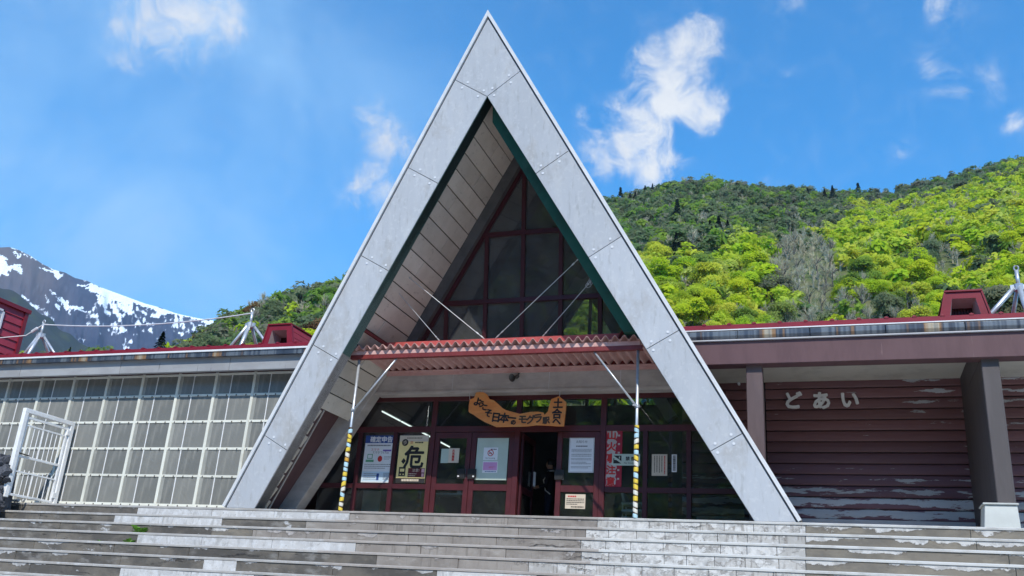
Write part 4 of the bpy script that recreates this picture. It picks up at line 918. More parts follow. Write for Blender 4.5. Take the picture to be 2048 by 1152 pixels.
# green backing with no smoking sign on the second door
t, x0, x1, z0, z1 = sheet('backing_board', 'large pale green board filling the glass of the second door', 'board', ((954, 874), (1017, 876), (1013, 962), (951, 958)), YP, M_PAPERG)
t, x0, x1, z0, z1 = sheet('notice', 'white no smoking notice with a red ring on the pale green board', 'notice', ((968, 895), (996, 895), (995, 920), (966, 920)), YP-.006, M_PAPER)
def ring(b, c, r0, r1, y, mi):
    n = 20; o = [(c[0]+r*math.cos(2*math.pi*k/n), y, c[1]+r*math.sin(2*math.pi*k/n)) for r in (r0, r1) for k in range(n)]; b.add(o, [(k, (k+1) % n, n+(k+1) % n, n+k) for k in range(n)], mi)
b = MB(); c = ((x0+x1)/2, z0+.56*(z1-z0)); ring(b, c, .052, .068, YP-.008, 0)
b.add([(c[0]-.046, YP-.0085, c[1]+.036), (c[0]-.036, YP-.0085, c[1]+.046), (c[0]+.046, YP-.0085, c[1]-.036), (c[0]+.036, YP-.0085, c[1]-.046)], [(0, 3, 2, 1)], 0)
flat(b, c[0]-.035, c[0]+.03, c[1]-.012, c[1]+.004, YP-.008, 1); put_text(b, 'No Smoking', .042, c[0], YP-.008, z0+.035, 1); dashes(b, c[0], x1-.02, z1-.05, z1-.025, 1, YP-.008, 1, .8); b.build('print', [M_INKR, M_INK], t)
t, x0, x1, z0, z1 = sheet('notice', 'pink sheet with a white border under the no smoking notice', 'notice', ((966, 922), (996, 923), (994, 946), (964, 945)), YP-.006, M_PAPER)
b = MB(); flat(b, x0+.012, x1-.012, z0+.05, z1-.02, YP-.007, 0); dashes(b, x0+.06, x1-.03, z0+.012, z0+.035, 1, YP-.008, 1, .7); dashes(b, x0+.14, x1-.05, z0+.09, z0+.13, 2, YP-.008, 2, .4); b.build('print', [M_PINK, M_INKB, M_INKR], t)
# large white notice on right door
t, x0, x1, z0, z1 = sheet('notice', 'large white printed notice with a thin border on the right door', 'notice', ((1138, 875), (1188, 875), (1188, 945), (1138, 945)), YP, M_PAPER)
b = MB(); e = .012
for q in ((x0+e, x1-e, z1-e-.005, z1-e), (x0+e, x1-e, z0+e, z0+e+.005), (x0+e, x0+e+.005, z0+e, z1-e), (x1-e-.005, x1-e, z0+e, z1-e)): flat(b, *q, YQ, 1)
put_text(b, 'お知らせ', .06, (x0+x1)/2, YQ, z1-.085, 0); dashes(b, x0+.14, x1-.14, z1-.19, z1-.16, 1, YQ, 0, .7)
for (a, c, n) in ((z1-.30, z1-.225, 3), (z1-.39, z1-.32, 2), (z1-.46, z1-.41, 2), (z1-.54, z1-.48, 2), (z1-.62, z1-.57, 2)): dashes(b, x0+.05, x1-.05, a, c, n, YQ, 1, .4)
b.build('print', [M_INK, M_INKG], t)
t, x0, x1, z0, z1 = sheet('notice', 'small beige notice low on the right door', 'notice', ((1131, 988), (1171, 989), (1170, 1018), (1130, 1017)), YP, M_PAPERB)
b = MB(); dashes(b, x0+.05, x1-.05, z1-.065, z1-.02, 1, YQ, 0, .7); dashes(b, x0+.025, x1-.02, z0+.07, z1-.075, 4, YQ, 1, .5); dashes(b, x0+.12, x1-.03, z0+.015, z0+.055, 1, YQ, 1, .6); b.build('print', [M_INKR, M_INK], t)
# red fire banner
t, x0, x1, z0, z1 = sheet('banner', 'red forest fire warning banner with big characters on a ragged grey strip', 'banner', ((1210, 853), (1241, 853), (1247, 974), (1212, 974)), YP-.012, M_REDB, .006)
w = x1-x0; b = MB(); n = 26; L_, R_ = [], []
for i in range(n+1):
    z = z0+.02+(z1-z0-.07)*i/n; L_.append((x0+.012+RNG.uniform(0, .03), z)); R_.append((x0+.64*w+RNG.uniform(-.03, .03), z))
for i in range(n): b.add([(L_[i][0], YP-.0135, L_[i][1]), (R_[i][0], YP-.0135, R_[i][1]), (R_[i+1][0], YP-.0135, R_[i+1][1]), (L_[i+1][0], YP-.0135, L_[i+1][1])], [(0, 1, 2, 3)], 0)
for i, ch in enumerate('山火事注意'): put_bold(b, ch, .19, x0+.35*w, YP-.015, z1-.175-i*.228, 1, w=.007)
for i in range(6): flat(b, x0+.80*w-.02, x0+.80*w+.02, z1-.2-i*.17, z1-.165-i*.17, YP-.015, 0)
b.build('print', [M_GREYB, M_INKR], t)
b = MB(); b.box(x0+.1*w, x0+.25*w, YP-.02, YP-.013, z1-.03, z1+.03); b.build('tape', M_PAPER, t)
# no smoking plate in the right window
t, x0, x1, z0, z1 = sheet('no_smoking_plate', 'wide white no smoking plate with a black pictogram beside the right post', 'sign', ((1224, 908), (1280, 908), (1280, 931), (1224, 931)), YP-.022, M_PAPERG, .006)
w, h = x1-x0, z1-z0; y = YP-.0235; b = MB(); q0, q1, r0, r1 = x0+.05*w, x0+.34*w, z0+.17*h, z1-.14*h
flat(b, q0, q1, r0, r1, y, 0); b.add([(q0, y-.001, r1), (q0, y-.001, r1-.045), (q1, y-.001, r0), (q1, y-.001, r0+.045)], [(0, 1, 2, 3)], 1)
flat(b, q0+.02, q1-.04, (r0+r1)/2-.008, (r0+r1)/2+.012, y-.0005, 1); flat(b, q1-.05, q1-.03, (r0+r1)/2+.02, r1-.02, y-.0005, 1)
put_bold(b, '禁 煙', .085, x0+.66*w, y, z0+.60*h, 0, w=.0025); put_text(b, 'No Smoking', .05, x0+.66*w, y, z0+.20*h, 0); b.build('print', [M_INK, M_PAPERG], t)
# vertical text notices on the right window
t, x0, x1, z0, z1 = sheet('notice', 'beige notice of vertical handwriting on the right window', 'notice', ((1303, 909), (1334, 908), (1335, 951), (1304, 952)), YP, M_PAPERB)
b = MB(); dashes(b, x0+.02, x0+.22*(x1-x0)+.02, z0+.03, z1-.03, 1, YQ, 0, .6, True) if False else None
w = x1-x0
dashes(b, x1-.07, x1-.03, z0+.03, z1-.03, 1, YQ, 1, .6, True); dashes(b, x0+.03, x1-.08, z0+.06, z1-.03, 4, YQ, 0, .35, True); b.build('print', [M_INK, M_INKR], t)
t, x0, x1, z0, z1 = sheet('notice', 'narrow white strip of vertical black print on the right window', 'notice', ((1343, 909), (1353, 909), (1354, 944), (1344, 944)), YP, M_PAPER)
b = MB(); dashes(b, x0+.025, x1-.025, z0+.02, z1-.02, 1, YQ, 0, 1.2, True); b.build('print', M_INK, t)

# wooden welcome board
YB = 1.34
pts = [(270, 130), (330, 118), (400, 122), (460, 160), (500, 240), (570, 255), (650, 320), (720, 392), (800, 432), (900, 460), (1020, 492), (1100, 478), (1200, 458), (1330, 455), (1420, 470), (1440, 512), (1500, 450), (1530, 330), (1560, 240), (1690, 190), (1810, 290), (1803, 420), (1770, 700), (1640, 700), (1530, 690), (1300, 680), (1150, 700), (1000, 705), (800, 708), (610, 712), (540, 680), (470, 650), (400, 620), (300, 560), (225, 505), (160, 470), (145, 440), (150, 350), (165, 250), (240, 220)]
S7 = 2048/240
def wp(x, y): p = at(920+x/S7, 770+y/S7, YB); return p[0], p[2]
poly = [wp(*p) for p in pts]
wb = thing('welcome_board', 'orange wooden welcome board carved in a swooping outline with brushed black characters', 'sign', (poly[20][0]*.5+poly[0][0]*.5, YB, poly[29][1]))
import bmesh
bm = bmesh.new(); f0 = bm.faces.new([bm.verts.new((p[0], YB, p[1])) for p in poly]); ex = bmesh.ops.extrude_face_region(bm, geom=[f0])
for v in [g_ for g_ in ex['geom'] if isinstance(g_, bmesh.types.BMVert)]: v.co.y += .045
bm.normal_update(); bmesh.ops.recalc_face_normals(bm, faces=bm.faces)
bmesh.ops.triangulate(bm, faces=[f for f in bm.faces if len(f.verts) > 4])
me = bpy.data.meshes.new('board'); bm.to_mesh(me); bm.free(); me.materials.append(M_WOOD); bo = link('board', me, wb)
b = MB(); sc = .0102*1.0
for ch, x, y, s, mi, rt in (('よ', 300, 285, 150, 0, -.15), ('う', 365, 325, 120, 0, -.2), ('こ', 425, 385, 110, 0, -.2), ('そ', 487, 480, 140, 0, -.25), ('日', 615, 555, 165, 0, -.1), ('本', 755, 560, 165, 0, -.08), ('一', 885, 562, 150, 0, -.1), ('の', 910, 640, 90, 0, 0),
                        ('モ', 1070, 590, 150, 1, 0), ('グ', 1205, 590, 150, 1, 0), ('ラ', 1335, 570, 160, 1, .1), ('駅', 1470, 605, 115, 1, .1), ('土', 1675, 310, 165, 0, 0), ('合', 1655, 490, 165, 0, 0), ('へ', 1650, 625, 140, 0, 0)):
    x_, z_ = wp(x, y); put_bold(b, ch, s/S7*sc*1.08, x_, YB-.004, z_, mi, w=.0075, depth=.002, rot=rt)
b.build('lettering', [M_INK, simple('faded_ink', (.07, .045, .03), .8)], wb)
b = MB(); xq, zq = wp(385, 110); b.tube([(xq-.03, YB+.02, zq-.04), (xq-.03, 1.37, 2.70)], .008, 5); xq, zq = wp(165, 245); b.tube([(xq, YB+.02, zq-.03), (xq-.04, 1.385, 2.66)], .008, 5); xq, zq = wp(1690, 210); b.tube([(xq, YB+.02, zq-.02), (xq, 1.385, 2.66)], .008, 5); b.build('hanger', M_GALV, wb)

# loudspeaker on the lintel and its cable
sp = thing('loudspeaker', 'small weathered horn loudspeaker fixed to the concrete lintel', 'loudspeaker', (-.03, 1.30, 2.95))
c = np.array(at(1027, 755, 1.28)); ax = np.array((-.35, -.85, -.35)); ax /= np.linalg.norm(ax)
b = MB(); b.tube([c-ax*.10, c-ax*.03, c, c+ax*.05], [.03, .035, .05, .085], 12, cap=False); b.build('horn', M_CONCD, sp, smooth=True)
b = MB(); b.tube([c-ax*.20, c-ax*.09], .04, 8); b.build('driver', M_CONCD, sp)
q = np.array(at(1037, 745, 1.386)); b = MB(); b.tube([c-ax*.12, c-ax*.10+np.array((.06, .02, .10)), q+np.array((0, -.02, .03)), q+np.array((.0, -.01, -.07))], .012, 6); b.build('bracket', M_CONCD, sp)
b = MB(); b.tube([np.array(at(x, y, 1.355)) for x, y in ((1038, 742), (1060, 739.5), (1095, 740), (1135, 737), (1170, 738), (1205, 735), (1240, 735.5), (1275, 733), (1303, 732))], .007, 5)
tag(b.build('speaker_cable', M_BLACK), 'thin dark cable looping along the lintel from the loudspeaker', 'cable')

# fluorescent lights in the hall
for i in range(4):
    y0 = 2.05+i*1.0
    t = thing('tube_light', 'lit white fluorescent tube in the row under the hall roof', 'light', (-3.34, y0, 2.45), 'fluorescent tubes in the hall')
    b = MB(); b.tube([(-3.32, y0, 2.44), (-3.32, y0+.92, 2.44)], .018, 8); b.build('tube', M_TUBE, t)
    b = MB(); b.box(-3.36, -3.28, y0, y0+.94, 2.465, 2.51); b.build('housing', M_DARKIN, t)
# things standing behind the glass
p = at(743, 1000, 2.3); b = MB(); b.box(p[0]-.22, p[0]+.20, 2.3, 2.33, .0, .74); o = b.build('display_panel', simple('pale_panel', (.35, .40, .40), .5), None)
tag(o, 'pale blank display panel standing behind the lower left window', 'panel')
p = at(1268, 1010, 2.2); st = thing('chair_stack', 'stack of pale blue plastic chairs behind the window at the right post', 'chairs', (p[0], 2.2, .012))
M_CHB = simple('pale_plastic', (.40, .52, .58), .4)
for z in (.10, .24, .38, .52): b = MB(); b.box(p[0]-.22, p[0]+.20, 2.05, 2.45, z, z+.05); b.build('seat', M_CHB, st, bev=.01)
b = MB(); b.prism([(p[0]-.2, 2.06, .57), (p[0]-.14, 2.06, .57), (p[0]-.19, 2.06, .76), (p[0]-.24, 2.06, .76)], (0, .36, 0)); b.build('backrest', M_CHB, st)
for dx in (-.2, .16):
    for y in (2.08, 2.4): b = MB(); b.tube([(p[0]+dx, y, .012), (p[0]+dx, y, .55)], .015, 6); b.build('leg', M_GALV, st)
p = at(903, 986, 2.6); tb2 = thing('side_table', 'small table behind the lower glass of the left door', 'table', (p[0], 2.6, .012))
b = MB(); b.box(p[0]-.4, p[0]+.35, 2.4, 2.8, .70, .73); b.build('table_top', M_CHB, tb2)
for dx in (-.36, .31):
    for y in (2.44, 2.76): b = MB(); b.box(p[0]+dx-.02, p[0]+dx+.02, y-.02, y+.02, .012, .70); b.build('leg', M_DARKIN, tb2)
bt = thing('pump_bottle', 'white pump bottle standing on the small table behind the door', 'bottle', (p[0]+.2, 2.55, .73))
b = MB(); b.tube([(p[0]+.2, 2.55, .732), (p[0]+.2, 2.55, .86), (p[0]+.2, 2.55, .89), (p[0]+.2, 2.55, .92)], [.05, .05, .02, .015], 10); b.build('body', M_PAPER, bt)
b = MB(); b.box(p[0]+.15, p[0]+.215, 2.54, 2.56, .92, .94); b.build('pump', M_PAPER, bt)

# ================================================================== PERSON IN THE DOORWAY
def person(x, y, z):
    J = {}; V = []; E = []; R = []
    def v(n, p, r, par=None):
        J[n] = len(V); V.append((x+p[0], y+p[1], z+p[2])); R.append(r)
        if par is not None: E.append((J[par], J[n]))
    v('pelvis', (0, 0, .90), .145)
    v('waist', (0, .0, 1.05), .135, 'pelvis'); v('chest', (0, .01, 1.24), .155, 'waist'); v('neckb', (-.005, .01, 1.40), .075, 'chest'); v('neck', (-.01, .0, 1.455), .052, 'neckb')
    v('head0', (-.02, -.0, 1.53), .085, 'neck'); v('head1', (-.03, .0, 1.61), .092, 'head0'); v('head2', (-.03, .005, 1.665), .065, 'head1')
    v('nose', (-.115, .0, 1.555), .016, 'head0')
    for s, n in ((-1, 'l'), (1, 'r')):
        v('hip'+n, (.0, s*.09, .86), .115, 'pelvis'); v('knee'+n, (-.02, s*.10, .47), .070, 'hip'+n); v('ankle'+n, (.02, s*.10, .09), .048, 'knee'+n)
        v('toe'+n, (-.15, s*.12, .035), .036, 'ankle'+n)
        v('sho'+n, (0, s*.17, 1.345), .072, 'chest')
        if s < 0: el, wr = (-.02, s*.24, 1.08), (-.24, s*.22, 1.04)
        else: el, wr = (.02, s*.24, 1.06), (-.05, s*.24, .84)
        v('elb'+n, el, .050, 'sho'+n); v('wri'+n, wr, .034, 'elb'+n)
        d = np.array(wr)-np.array(el); d /= np.linalg.norm(d); pa = np.array(wr)+d*.06
        v('palm'+n, tuple(pa), .034, 'wri'+n); sd = np.array((0, 1.0, 0))
        for k in range(4):
            q = pa+d*.03+sd*(k-1.5)*.02; v('f%d%s' % (k, n), tuple(q+d*.02), .009, 'palm'+n); v('g%d%s' % (k, n), tuple(q+d*(.05+.01*(k in (1, 2)))+np.array((0, 0, -.012))), .008, 'f%d%s' % (k, n))
        v('th'+n, tuple(pa+np.array((0, -s*.045, .01))), .010, 'palm'+n); v('tt'+n, tuple(pa+d*.03+np.array((0, -s*.055, .0))), .009, 'th'+n)
    me = bpy.data.meshes.new('body'); me.from_pydata(V, E, []); o = bpy.data.objects.new('body', me); COL.objects.link(o)
    sk = o.modifiers.new('skin', 'SKIN'); sk.use_smooth_shade = True
    for i, r in enumerate(R): o.data.skin_vertices[0].data[i].radius = (r, r)
    o.data.skin_vertices[0].data[0].use_root = True
    ss = o.modifiers.new('sub', 'SUBSURF'); ss.levels = 1; ss.render_levels = 1
    dg = bpy.context.evaluated_depsgraph_get(); m2 = bpy.data.meshes.new_from_object(o.evaluated_get(dg)); bpy.data.objects.remove(o)
    m2.name = 'body'; m2.materials.clear()
    for m in (M_NAVY, M_TROUS, M_SKIN, M_BLACK): m2.materials.append(m)
    for p in m2.polygons:
        c = p.center; zz = c.z-z; hand = any((Vector(V[J['palm'+n]])-c).length < .115 for n in 'lr')
        p.material_index = 2 if (zz > 1.455 or hand) else (3 if zz < .10 else (1 if zz < .88 else 0)); p.use_smooth = True
    t = thing('person', 'person in dark navy jacket and trousers standing in the open doorway reading a paper', 'person', (x, y, z))
    link('body', m2, t)
    import bmesh
    bm = bmesh.new(); bmesh.ops.create_uvsphere(bm, u_segments=14, v_segments=9, radius=.112)
    for q in bm.verts:
        q.co.z = q.co.z*1.05; q.co.x += .012
    bmesh.ops.delete(bm, geom=[q for q in bm.verts if q.co.x < -.045 and q.co.z < .045 or q.co.z < -.075], context='VERTS')
    hm = bpy.data.meshes.new('hair'); bm.to_mesh(hm); bm.free(); hm.materials.append(M_HAIR); link('hair', hm, t, (x-.02, y, z+1.61))
    b = MB(); n = 14; rr = .078; b.tube([(x-.005+rr*math.cos(a), y+rr*math.sin(a), z+1.415+.02*math.cos(a)) for a in np.linspace(0, 2*math.pi, n)], .018, 6); b.build('collar', M_PAPER, t)
    b = MB(); b.tube([(x+.03, y-.185, z+1.36), (x-.10, y-.205, z+1.20), (x-.05, y-.19, z+.98), (x+.06, y-.18, z+.90)], .014, 6); b.build('bag_strap', M_PAPER, t)
    b = MB(); P = np.array(V[J['palml']]); b.prism([P+np.array((-.20, -.10, .03)), P+np.array((.02, -.10, -.02)), P+np.array((.02, .10, -.02)), P+np.array((-.20, .10, .03))], (0, 0, .004))
    tag(b.build('paper_sheet', M_PAPER), 'white sheet of paper held by the person in the doorway', 'paper')
person(.15, 3.7, .012)

# ================================================================== LAND: hillside, mountain, forest
RIDGE = [(-900, 640), (-500, 640), (-200, 690), (0, 712), (300, 712), (370, 690), (420, 655), (450, 637), (500, 612), (560, 595), (620, 572), (680, 552), (700, 545), (800, 500), (900, 460), (1000, 430), (1100, 405), (1200, 391), (1260, 380), (1300, 373), (1350, 357), (1420, 354), (1480, 360), (1540, 371), (1600, 368), (1640, 374), (1700, 377), (1780, 377), (1850, 354), (1920, 337), (1990, 320), (2048, 304), (2200, 275), (2400, 270), (2700, 330)]
RA = np.array([azel(*p) for p in RIDGE]); o_ = np.argsort(RA[:, 0]); RA = RA[o_]
def ridge_el(a): return np.interp(a, RA[:, 0], RA[:, 1], left=RA[0, 1]*.8, right=RA[-1, 1]*.7)
a300, a700, a1200 = azel(300, 700)[0], azel(700, 545)[0], azel(1200, 391)[0]
def ridge_r(a): return np.interp(a, [a300-.3, a300, a700, a1200, a1200+.35], [300, 330, 420, 560, 620])
def vnoise(x, y, s):
    """smooth value noise"""
    x, y = np.asarray(x, float)/s, np.asarray(y, float)/s; xi, yi = np.floor(x).astype(int), np.floor(y).astype(int); fx, fy = x-xi, y-yi
    h = lambda i, j: (np.sin(i*127.1+j*311.7)*43758.5453) % 1.0
    u, w = fx*fx*(3-2*fx), fy*fy*(3-2*fy)
    return (h(xi, yi)*(1-u)+h(xi+1, yi)*u)*(1-w)+(h(xi, yi+1)*(1-u)+h(xi+1, yi+1)*u)*w
TREE_H = 6.5
def hill_z(a, r):
    """height above the eye level of the hillside at azimuth a, distance r"""
    a, r = np.asarray(a, float), np.asarray(r, float); el, R = ridge_el(a), ridge_r(a)
    zr = R*np.tan(el)-TREE_H; el1 = np.minimum(np.radians(17.2), el*.78); z1 = 150*np.tan(el1)-TREE_H
    z = np.where(r < 150, -1.6+(z1+1.6)*np.clip((r-42)/108, 0, 1)**1.1, z1+(zr-z1)*np.clip((r-150)/(R-150), 0, 1.0))
    z = np.where(r > R, zr-(r-R)*.28, z)
    x, y = r*np.sin(a), r*np.cos(a); am = np.clip((r-60)/120, 0, 1)*np.clip(np.abs(R-r)/60, .15, 1)
    return z + am*((vnoise(x, y, 46)-.5)*11+(vnoise(x+90, y, 19)-.5)*4)
def hpos(a, r): return np.stack([EYE[0]+r*np.sin(a), EYE[1]+r*np.cos(a), EYE[2]+hill_z(a, r)], -1)
def grid_mesh(name, P, m):
    na, nr = P.shape[:2]; idx = np.arange(na*nr).reshape(na, nr); q = np.stack([idx[:-1, :-1], idx[1:, :-1], idx[1:, 1:], idx[:-1, 1:]], -1).reshape(-1, 4)
    return quad_mesh(name, P.reshape(-1, 3), q, m)
def quad_mesh(name, V, Q, m):
    me = bpy.data.meshes.new(name); me.vertices.add(len(V)); me.vertices.foreach_set('co', np.ascontiguousarray(V, dtype=np.float32).ravel())
    k = Q.shape[1]; me.loops.add(Q.size); me.loops.foreach_set('vertex_index', np.ascontiguousarray(Q, dtype=np.int32).ravel()); me.polygons.add(len(Q))
    me.polygons.foreach_set('loop_start', np.arange(0, Q.size, k, dtype=np.int32))
    try: me.polygons.foreach_set('loop_total', np.full(len(Q), k, dtype=np.int32))
    except Exception: pass
    me.materials.append(m); me.update(calc_edges=True); me.validate(); return me
AA = np.linspace(azel(-700, 700)[0], azel(2600, 500)[0], 190); RR = np.concatenate([np.linspace(42, 150, 16), np.linspace(160, 700, 60)])
A_, R_ = np.meshgrid(AA, RR, indexing='ij')
M_FLOORF = mat_layers('forest_floor', (.10, .13, .03), [((.15, .13, .07), .05, None, .4, .7, .8), ((.06, .08, .025), .3, None, .45, .7, .6)], bmp=.2)
hill = struct(link('hillside', grid_mesh('hillside', hpos(A_, R_), M_FLOORF)))

# dark forested spur left of the snow mountain, and the snow mountain behind it
def ridge_fn(pts):
    q = np.array([azel(*p) for p in pts]); q = q[np.argsort(q[:, 0])]
    return lambda a: np.interp(a, q[:, 0], q[:, 1])
spur = ridge_fn([(-700, 420), (-300, 480), (-100, 535), (0, 578), (40, 592), (75, 622), (110, 652), (150, 682), (190, 706), (240, 730), (300, 760)])
AZ = np.linspace(azel(-700, 600)[0], azel(300, 760)[0], 200); T = np.linspace(0, 1, 60); A_, T_ = np.meshgrid(AZ, T, indexing='ij'); el = spur(A_)
r = 700+900*T_; z = -2+(1600*np.tan(el)+2)*T_**1.0; x, y = r*np.sin(A_), r*np.cos(A_); z += (vnoise(x, y, 90)-.5)*45*np.sin(np.pi*np.clip(T_, 0, 1))+(vnoise(x, y, 23)-.5)*14*np.minimum(1, T_*3)
M_SPUR = mat_layers('far_forest', (.030, .042, .040), [((.05, .05, .05), .012, None, .4, .7, .8), ((.03, .042, .04), .05, None, .45, .7, .7), ((.055, .075, .03), .03, None, .55, .75, .6)], bmp=.0)
struct(link('forested_spur', grid_mesh('forested_spur', np.stack([EYE[0]+x, EYE[1]+y, EYE[2]+z], -1), M_SPUR)))
mt = ridge_fn([(-900, 640), (-500, 580), (-250, 530), (-120, 505), (-60, 498), (0, 495), (18, 494), (35, 499), (60, 511), (85, 528), (110, 540), (130, 545), (150, 556), (175, 562), (200, 574), (230, 585), (260, 596), (290, 607), (320, 615), (350, 626), (370, 631), (400, 637), (432, 642), (500, 660), (600, 690), (760, 720)])
px = np.linspace(-420, 640, 520); AZ = np.array([azel(p, 600)[0] for p in px]); T = np.linspace(0, 1, 170)**.9; A_, T_ = np.meshgrid(AZ, T, indexing='ij'); el = mt(A_)
r = 2300+1400*T_; gul = np.abs(vnoise(A_*900, T_*2.0, 22)-.5)*2; z = r*np.tan(np.radians(7)+(el-np.radians(7))*T_)
rg = (vnoise(A_*1400+T_*30, T_*60, 16)-.5)*60+(vnoise(A_*3000+T_*90, T_*160, 15)-.5)*26+(vnoise(A_*7000, T_*380, 14)-.5)*10
z = z+rg*np.sin(np.pi*np.clip(T_, 0, 1))**.6*.9+np.where(T_ > .97, 0, 0)
P = np.stack([EYE[0]+r*np.sin(A_), EYE[1]+r*np.cos(A_), EYE[2]+z], -1)
me = grid_mesh('snow_mountain', P, None) if False else None
Pf = P.reshape(-1, 3); d = Pf-EYE; zc = d@CF; SX, SY = 1024+FPX*(d@CR)/zc, 576-FPX*(d@CU)/zc
CX, CY = SX*2048/622.4, None
def inpoly(X, Y, poly):
    c = np.zeros(X.shape, bool); n = len(poly); j = n-1
    for i in range(n):
        xi, yi = poly[i]; xj, yj = poly[j]; cond = ((yi > Y) != (yj > Y)) & (X < (xj-xi)*(Y-yi)/((yj-yi) if yj != yi else 1e-9)+xi); c ^= cond; j = i
    return c
k_ = 1975/600; U, Vv = SX*k_, (SY-450)*k_
jx, jy = (vnoise(U+500, Vv, 16)-.5)*26+(vnoise(U, Vv, 6)-.5)*11, (vnoise(U+900, Vv+300, 16)-.5)*22+(vnoise(U+70, Vv, 6)-.5)*11
SNOWP = [[(-400, 150), (0, 190), (20, 200), (60, 225), (30, 235), (60, 265), (140, 270), (150, 320), (90, 290), (40, 310), (65, 345), (0, 330), (-400, 320)], [(90, 172), (145, 205), (110, 212)], [(55, 146), (115, 160), (110, 170)], [(135, 172), (190, 208), (170, 205)],
    [(255, 272), (330, 300), (415, 318), (412, 345), (380, 352), (330, 312), (270, 288)], [(320, 276), (410, 305), (370, 310)], [(505, 336), (575, 366), (540, 362)],
    [(190, 195), (300, 270), (290, 258), (215, 196)],
    [(570, 378), (650, 398), (760, 438), (870, 466), (960, 506), (1060, 540), (1180, 560), (1290, 600), (1425, 636), (1412, 652), (1340, 642), (1250, 612), (1130, 584), (1040, 564), (960, 545), (880, 504), (800, 500), (700, 480), (640, 450), (590, 412)],
    [(488, 384), (560, 400), (640, 438), (600, 437), (540, 412)], [(322, 418), (345, 430), (400, 505), (412, 530), (375, 482)], [(282, 440), (295, 470), (332, 500), (305, 508)], [(350, 508), (400, 530), (396, 562), (360, 532)], [(430, 492), (450, 530), (540, 538), (562, 572), (500, 556), (440, 550)], [(385, 470), (430, 500), (470, 590), (430, 560)]]
MOTT = [[(640, 455), (700, 455), (860, 498), (950, 558), (1000, 618), (1050, 648), (1100, 700), (1060, 740), (980, 800), (880, 836), (760, 836), (690, 760), (640, 710), (560, 660), (545, 610), (590, 560), (640, 500)], [(950, 540), (1400, 648), (1340, 684), (1200, 734), (1150, 704), (1080, 652), (1000, 602)], [(135, 450), (300, 565), (430, 645), (410, 655), (280, 590), (140, 475)], [(500, 730), (560, 755), (555, 775), (510, 750)], [(1150, 690), (1230, 690), (1190, 740)]]
snow = np.zeros(len(Pf))
for q in SNOWP: snow = np.maximum(snow, inpoly(U+jx, Vv+jy, q)*1.0)
mo = np.zeros(len(Pf), bool)
for q in MOTT: mo |= inpoly(U+jx, Vv+jy, q)
st_ = vnoise(U*1.0, Vv*.35, 11)*.4+vnoise(U, Vv*.6, 5)*.25+vnoise(U+33, Vv, 24)*.35+(vnoise(U, Vv, 70)-.5)*.5+np.clip((620-Vv)/900,-.2,.2)
snow = np.maximum(snow, mo*np.clip((st_-.35)*3.0, 0, 1)*.85)
out = (U < -10)|(U > 1700); rnd_ = vnoise(U*.8, Vv*.5, 30)*.6+vnoise(U, Vv, 9)*.4
snow = np.where(out, np.clip((rnd_-.52)*9, 0, 1), snow)
def m_mtn():
    m, t, b = new_mat('hazy_mountain_rock'); at_ = N(t, 'ShaderNodeAttribute', attribute_name='snow'); n = tex(t, scale=.006, detail=10, rough=.7); n2 = tex(t, scale=.0016, detail=6)
    c = mixc(t, maprange(t, n, .35, .65), (.022, .030, .062), (.055, .060, .095)); h = N(t, 'ShaderNodeAttribute', attribute_name='high')  # blue of the distance haze is put into the rock colour
    c = mixc(t, mth(t, 'MULTIPLY', h.outputs['Fac'], .65), c, mixc(t, n, (.13, .10, .09), (.17, .125, .105)))
    n3 = tex(t, scale=.035, detail=10, rough=.72, stretch=(1, 1, .45)); sf = maprange(t, mth(t, 'ADD', at_.outputs['Fac'], mth(t, 'MULTIPLY', mth(t, 'SUBTRACT', n3, .5), 1.1)), .30, .72); c = mixc(t, sf, c, (.80, .84, .90)); L(t, c, b.inputs['Base Color']); b.inputs['Roughness'].default_value = .9; b.inputs['Specular IOR Level'].default_value = .1
    return m
me = grid_mesh('snow_mountain', P, m_mtn())
for nm_, dat in (('snow', snow), ('high', np.clip((T_.ravel()-.62)*3.2, 0, 1)*np.clip((520-U)/260, 0, 1))):
    a_ = me.attributes.new(nm_, 'FLOAT', 'POINT'); a_.data.foreach_set('value', dat.astype(np.float32))
struct(link('snow_mountain', me))

# ------------------------------------------------------------------ trees
def m_leaf(name, cols, transl=.35, attr=False, sat=1.0):
    m = bpy.data.materials.new(name); m.use_nodes = True; t = m.node_tree; t.nodes.clear(); MATS[name] = m
    if attr: rv = N(t, 'ShaderNodeAttribute', attribute_name='tint').outputs['Fac']
    else: rv = N(t, 'ShaderNodeObjectInfo').outputs['Random']
    r = N(t, 'ShaderNodeValToRGB'); e = r.color_ramp.elements; e[0].position = 0; e[0].color = (*cols[0], 1); e[1].position = 1; e[1].color = (*cols[-1], 1)
    for i in range(1, len(cols)-1): k = e.new(i/(len(cols)-1)); k.color = (*cols[i], 1)
    L(t, rv, r.inputs[0])
    n = tex(t, scale=.55, detail=5, rough=.7); f = maprange(t, n, .3, .7, .84, 1.16, False); v = N(t, 'ShaderNodeVectorMath', operation='SCALE'); L(t, r.outputs[0], v.inputs[0]); L(t, f, v.inputs['Scale'])
    df = N(t, 'ShaderNodeBsdfDiffuse'); tr = N(t, 'ShaderNodeBsdfTranslucent'); L(t, v.outputs[0], df.inputs[0]); L(t, v.outputs[0], tr.inputs[0])
    mx = N(t, 'ShaderNodeMixShader'); mx.inputs[0].default_value = transl; L(t, df.outputs[0], mx.inputs[1]); L(t, tr.outputs[0], mx.inputs[2])
    o = N(t, 'ShaderNodeOutputMaterial'); L(t, mx.outputs[0], o.inputs['Surface']); return m
C_BRIGHT = [(.48, .59, .03), (.58, .62, .035), (.40, .56, .035), (.61, .60, .07), (.48, .61, .045), (.52, .55, .13)]
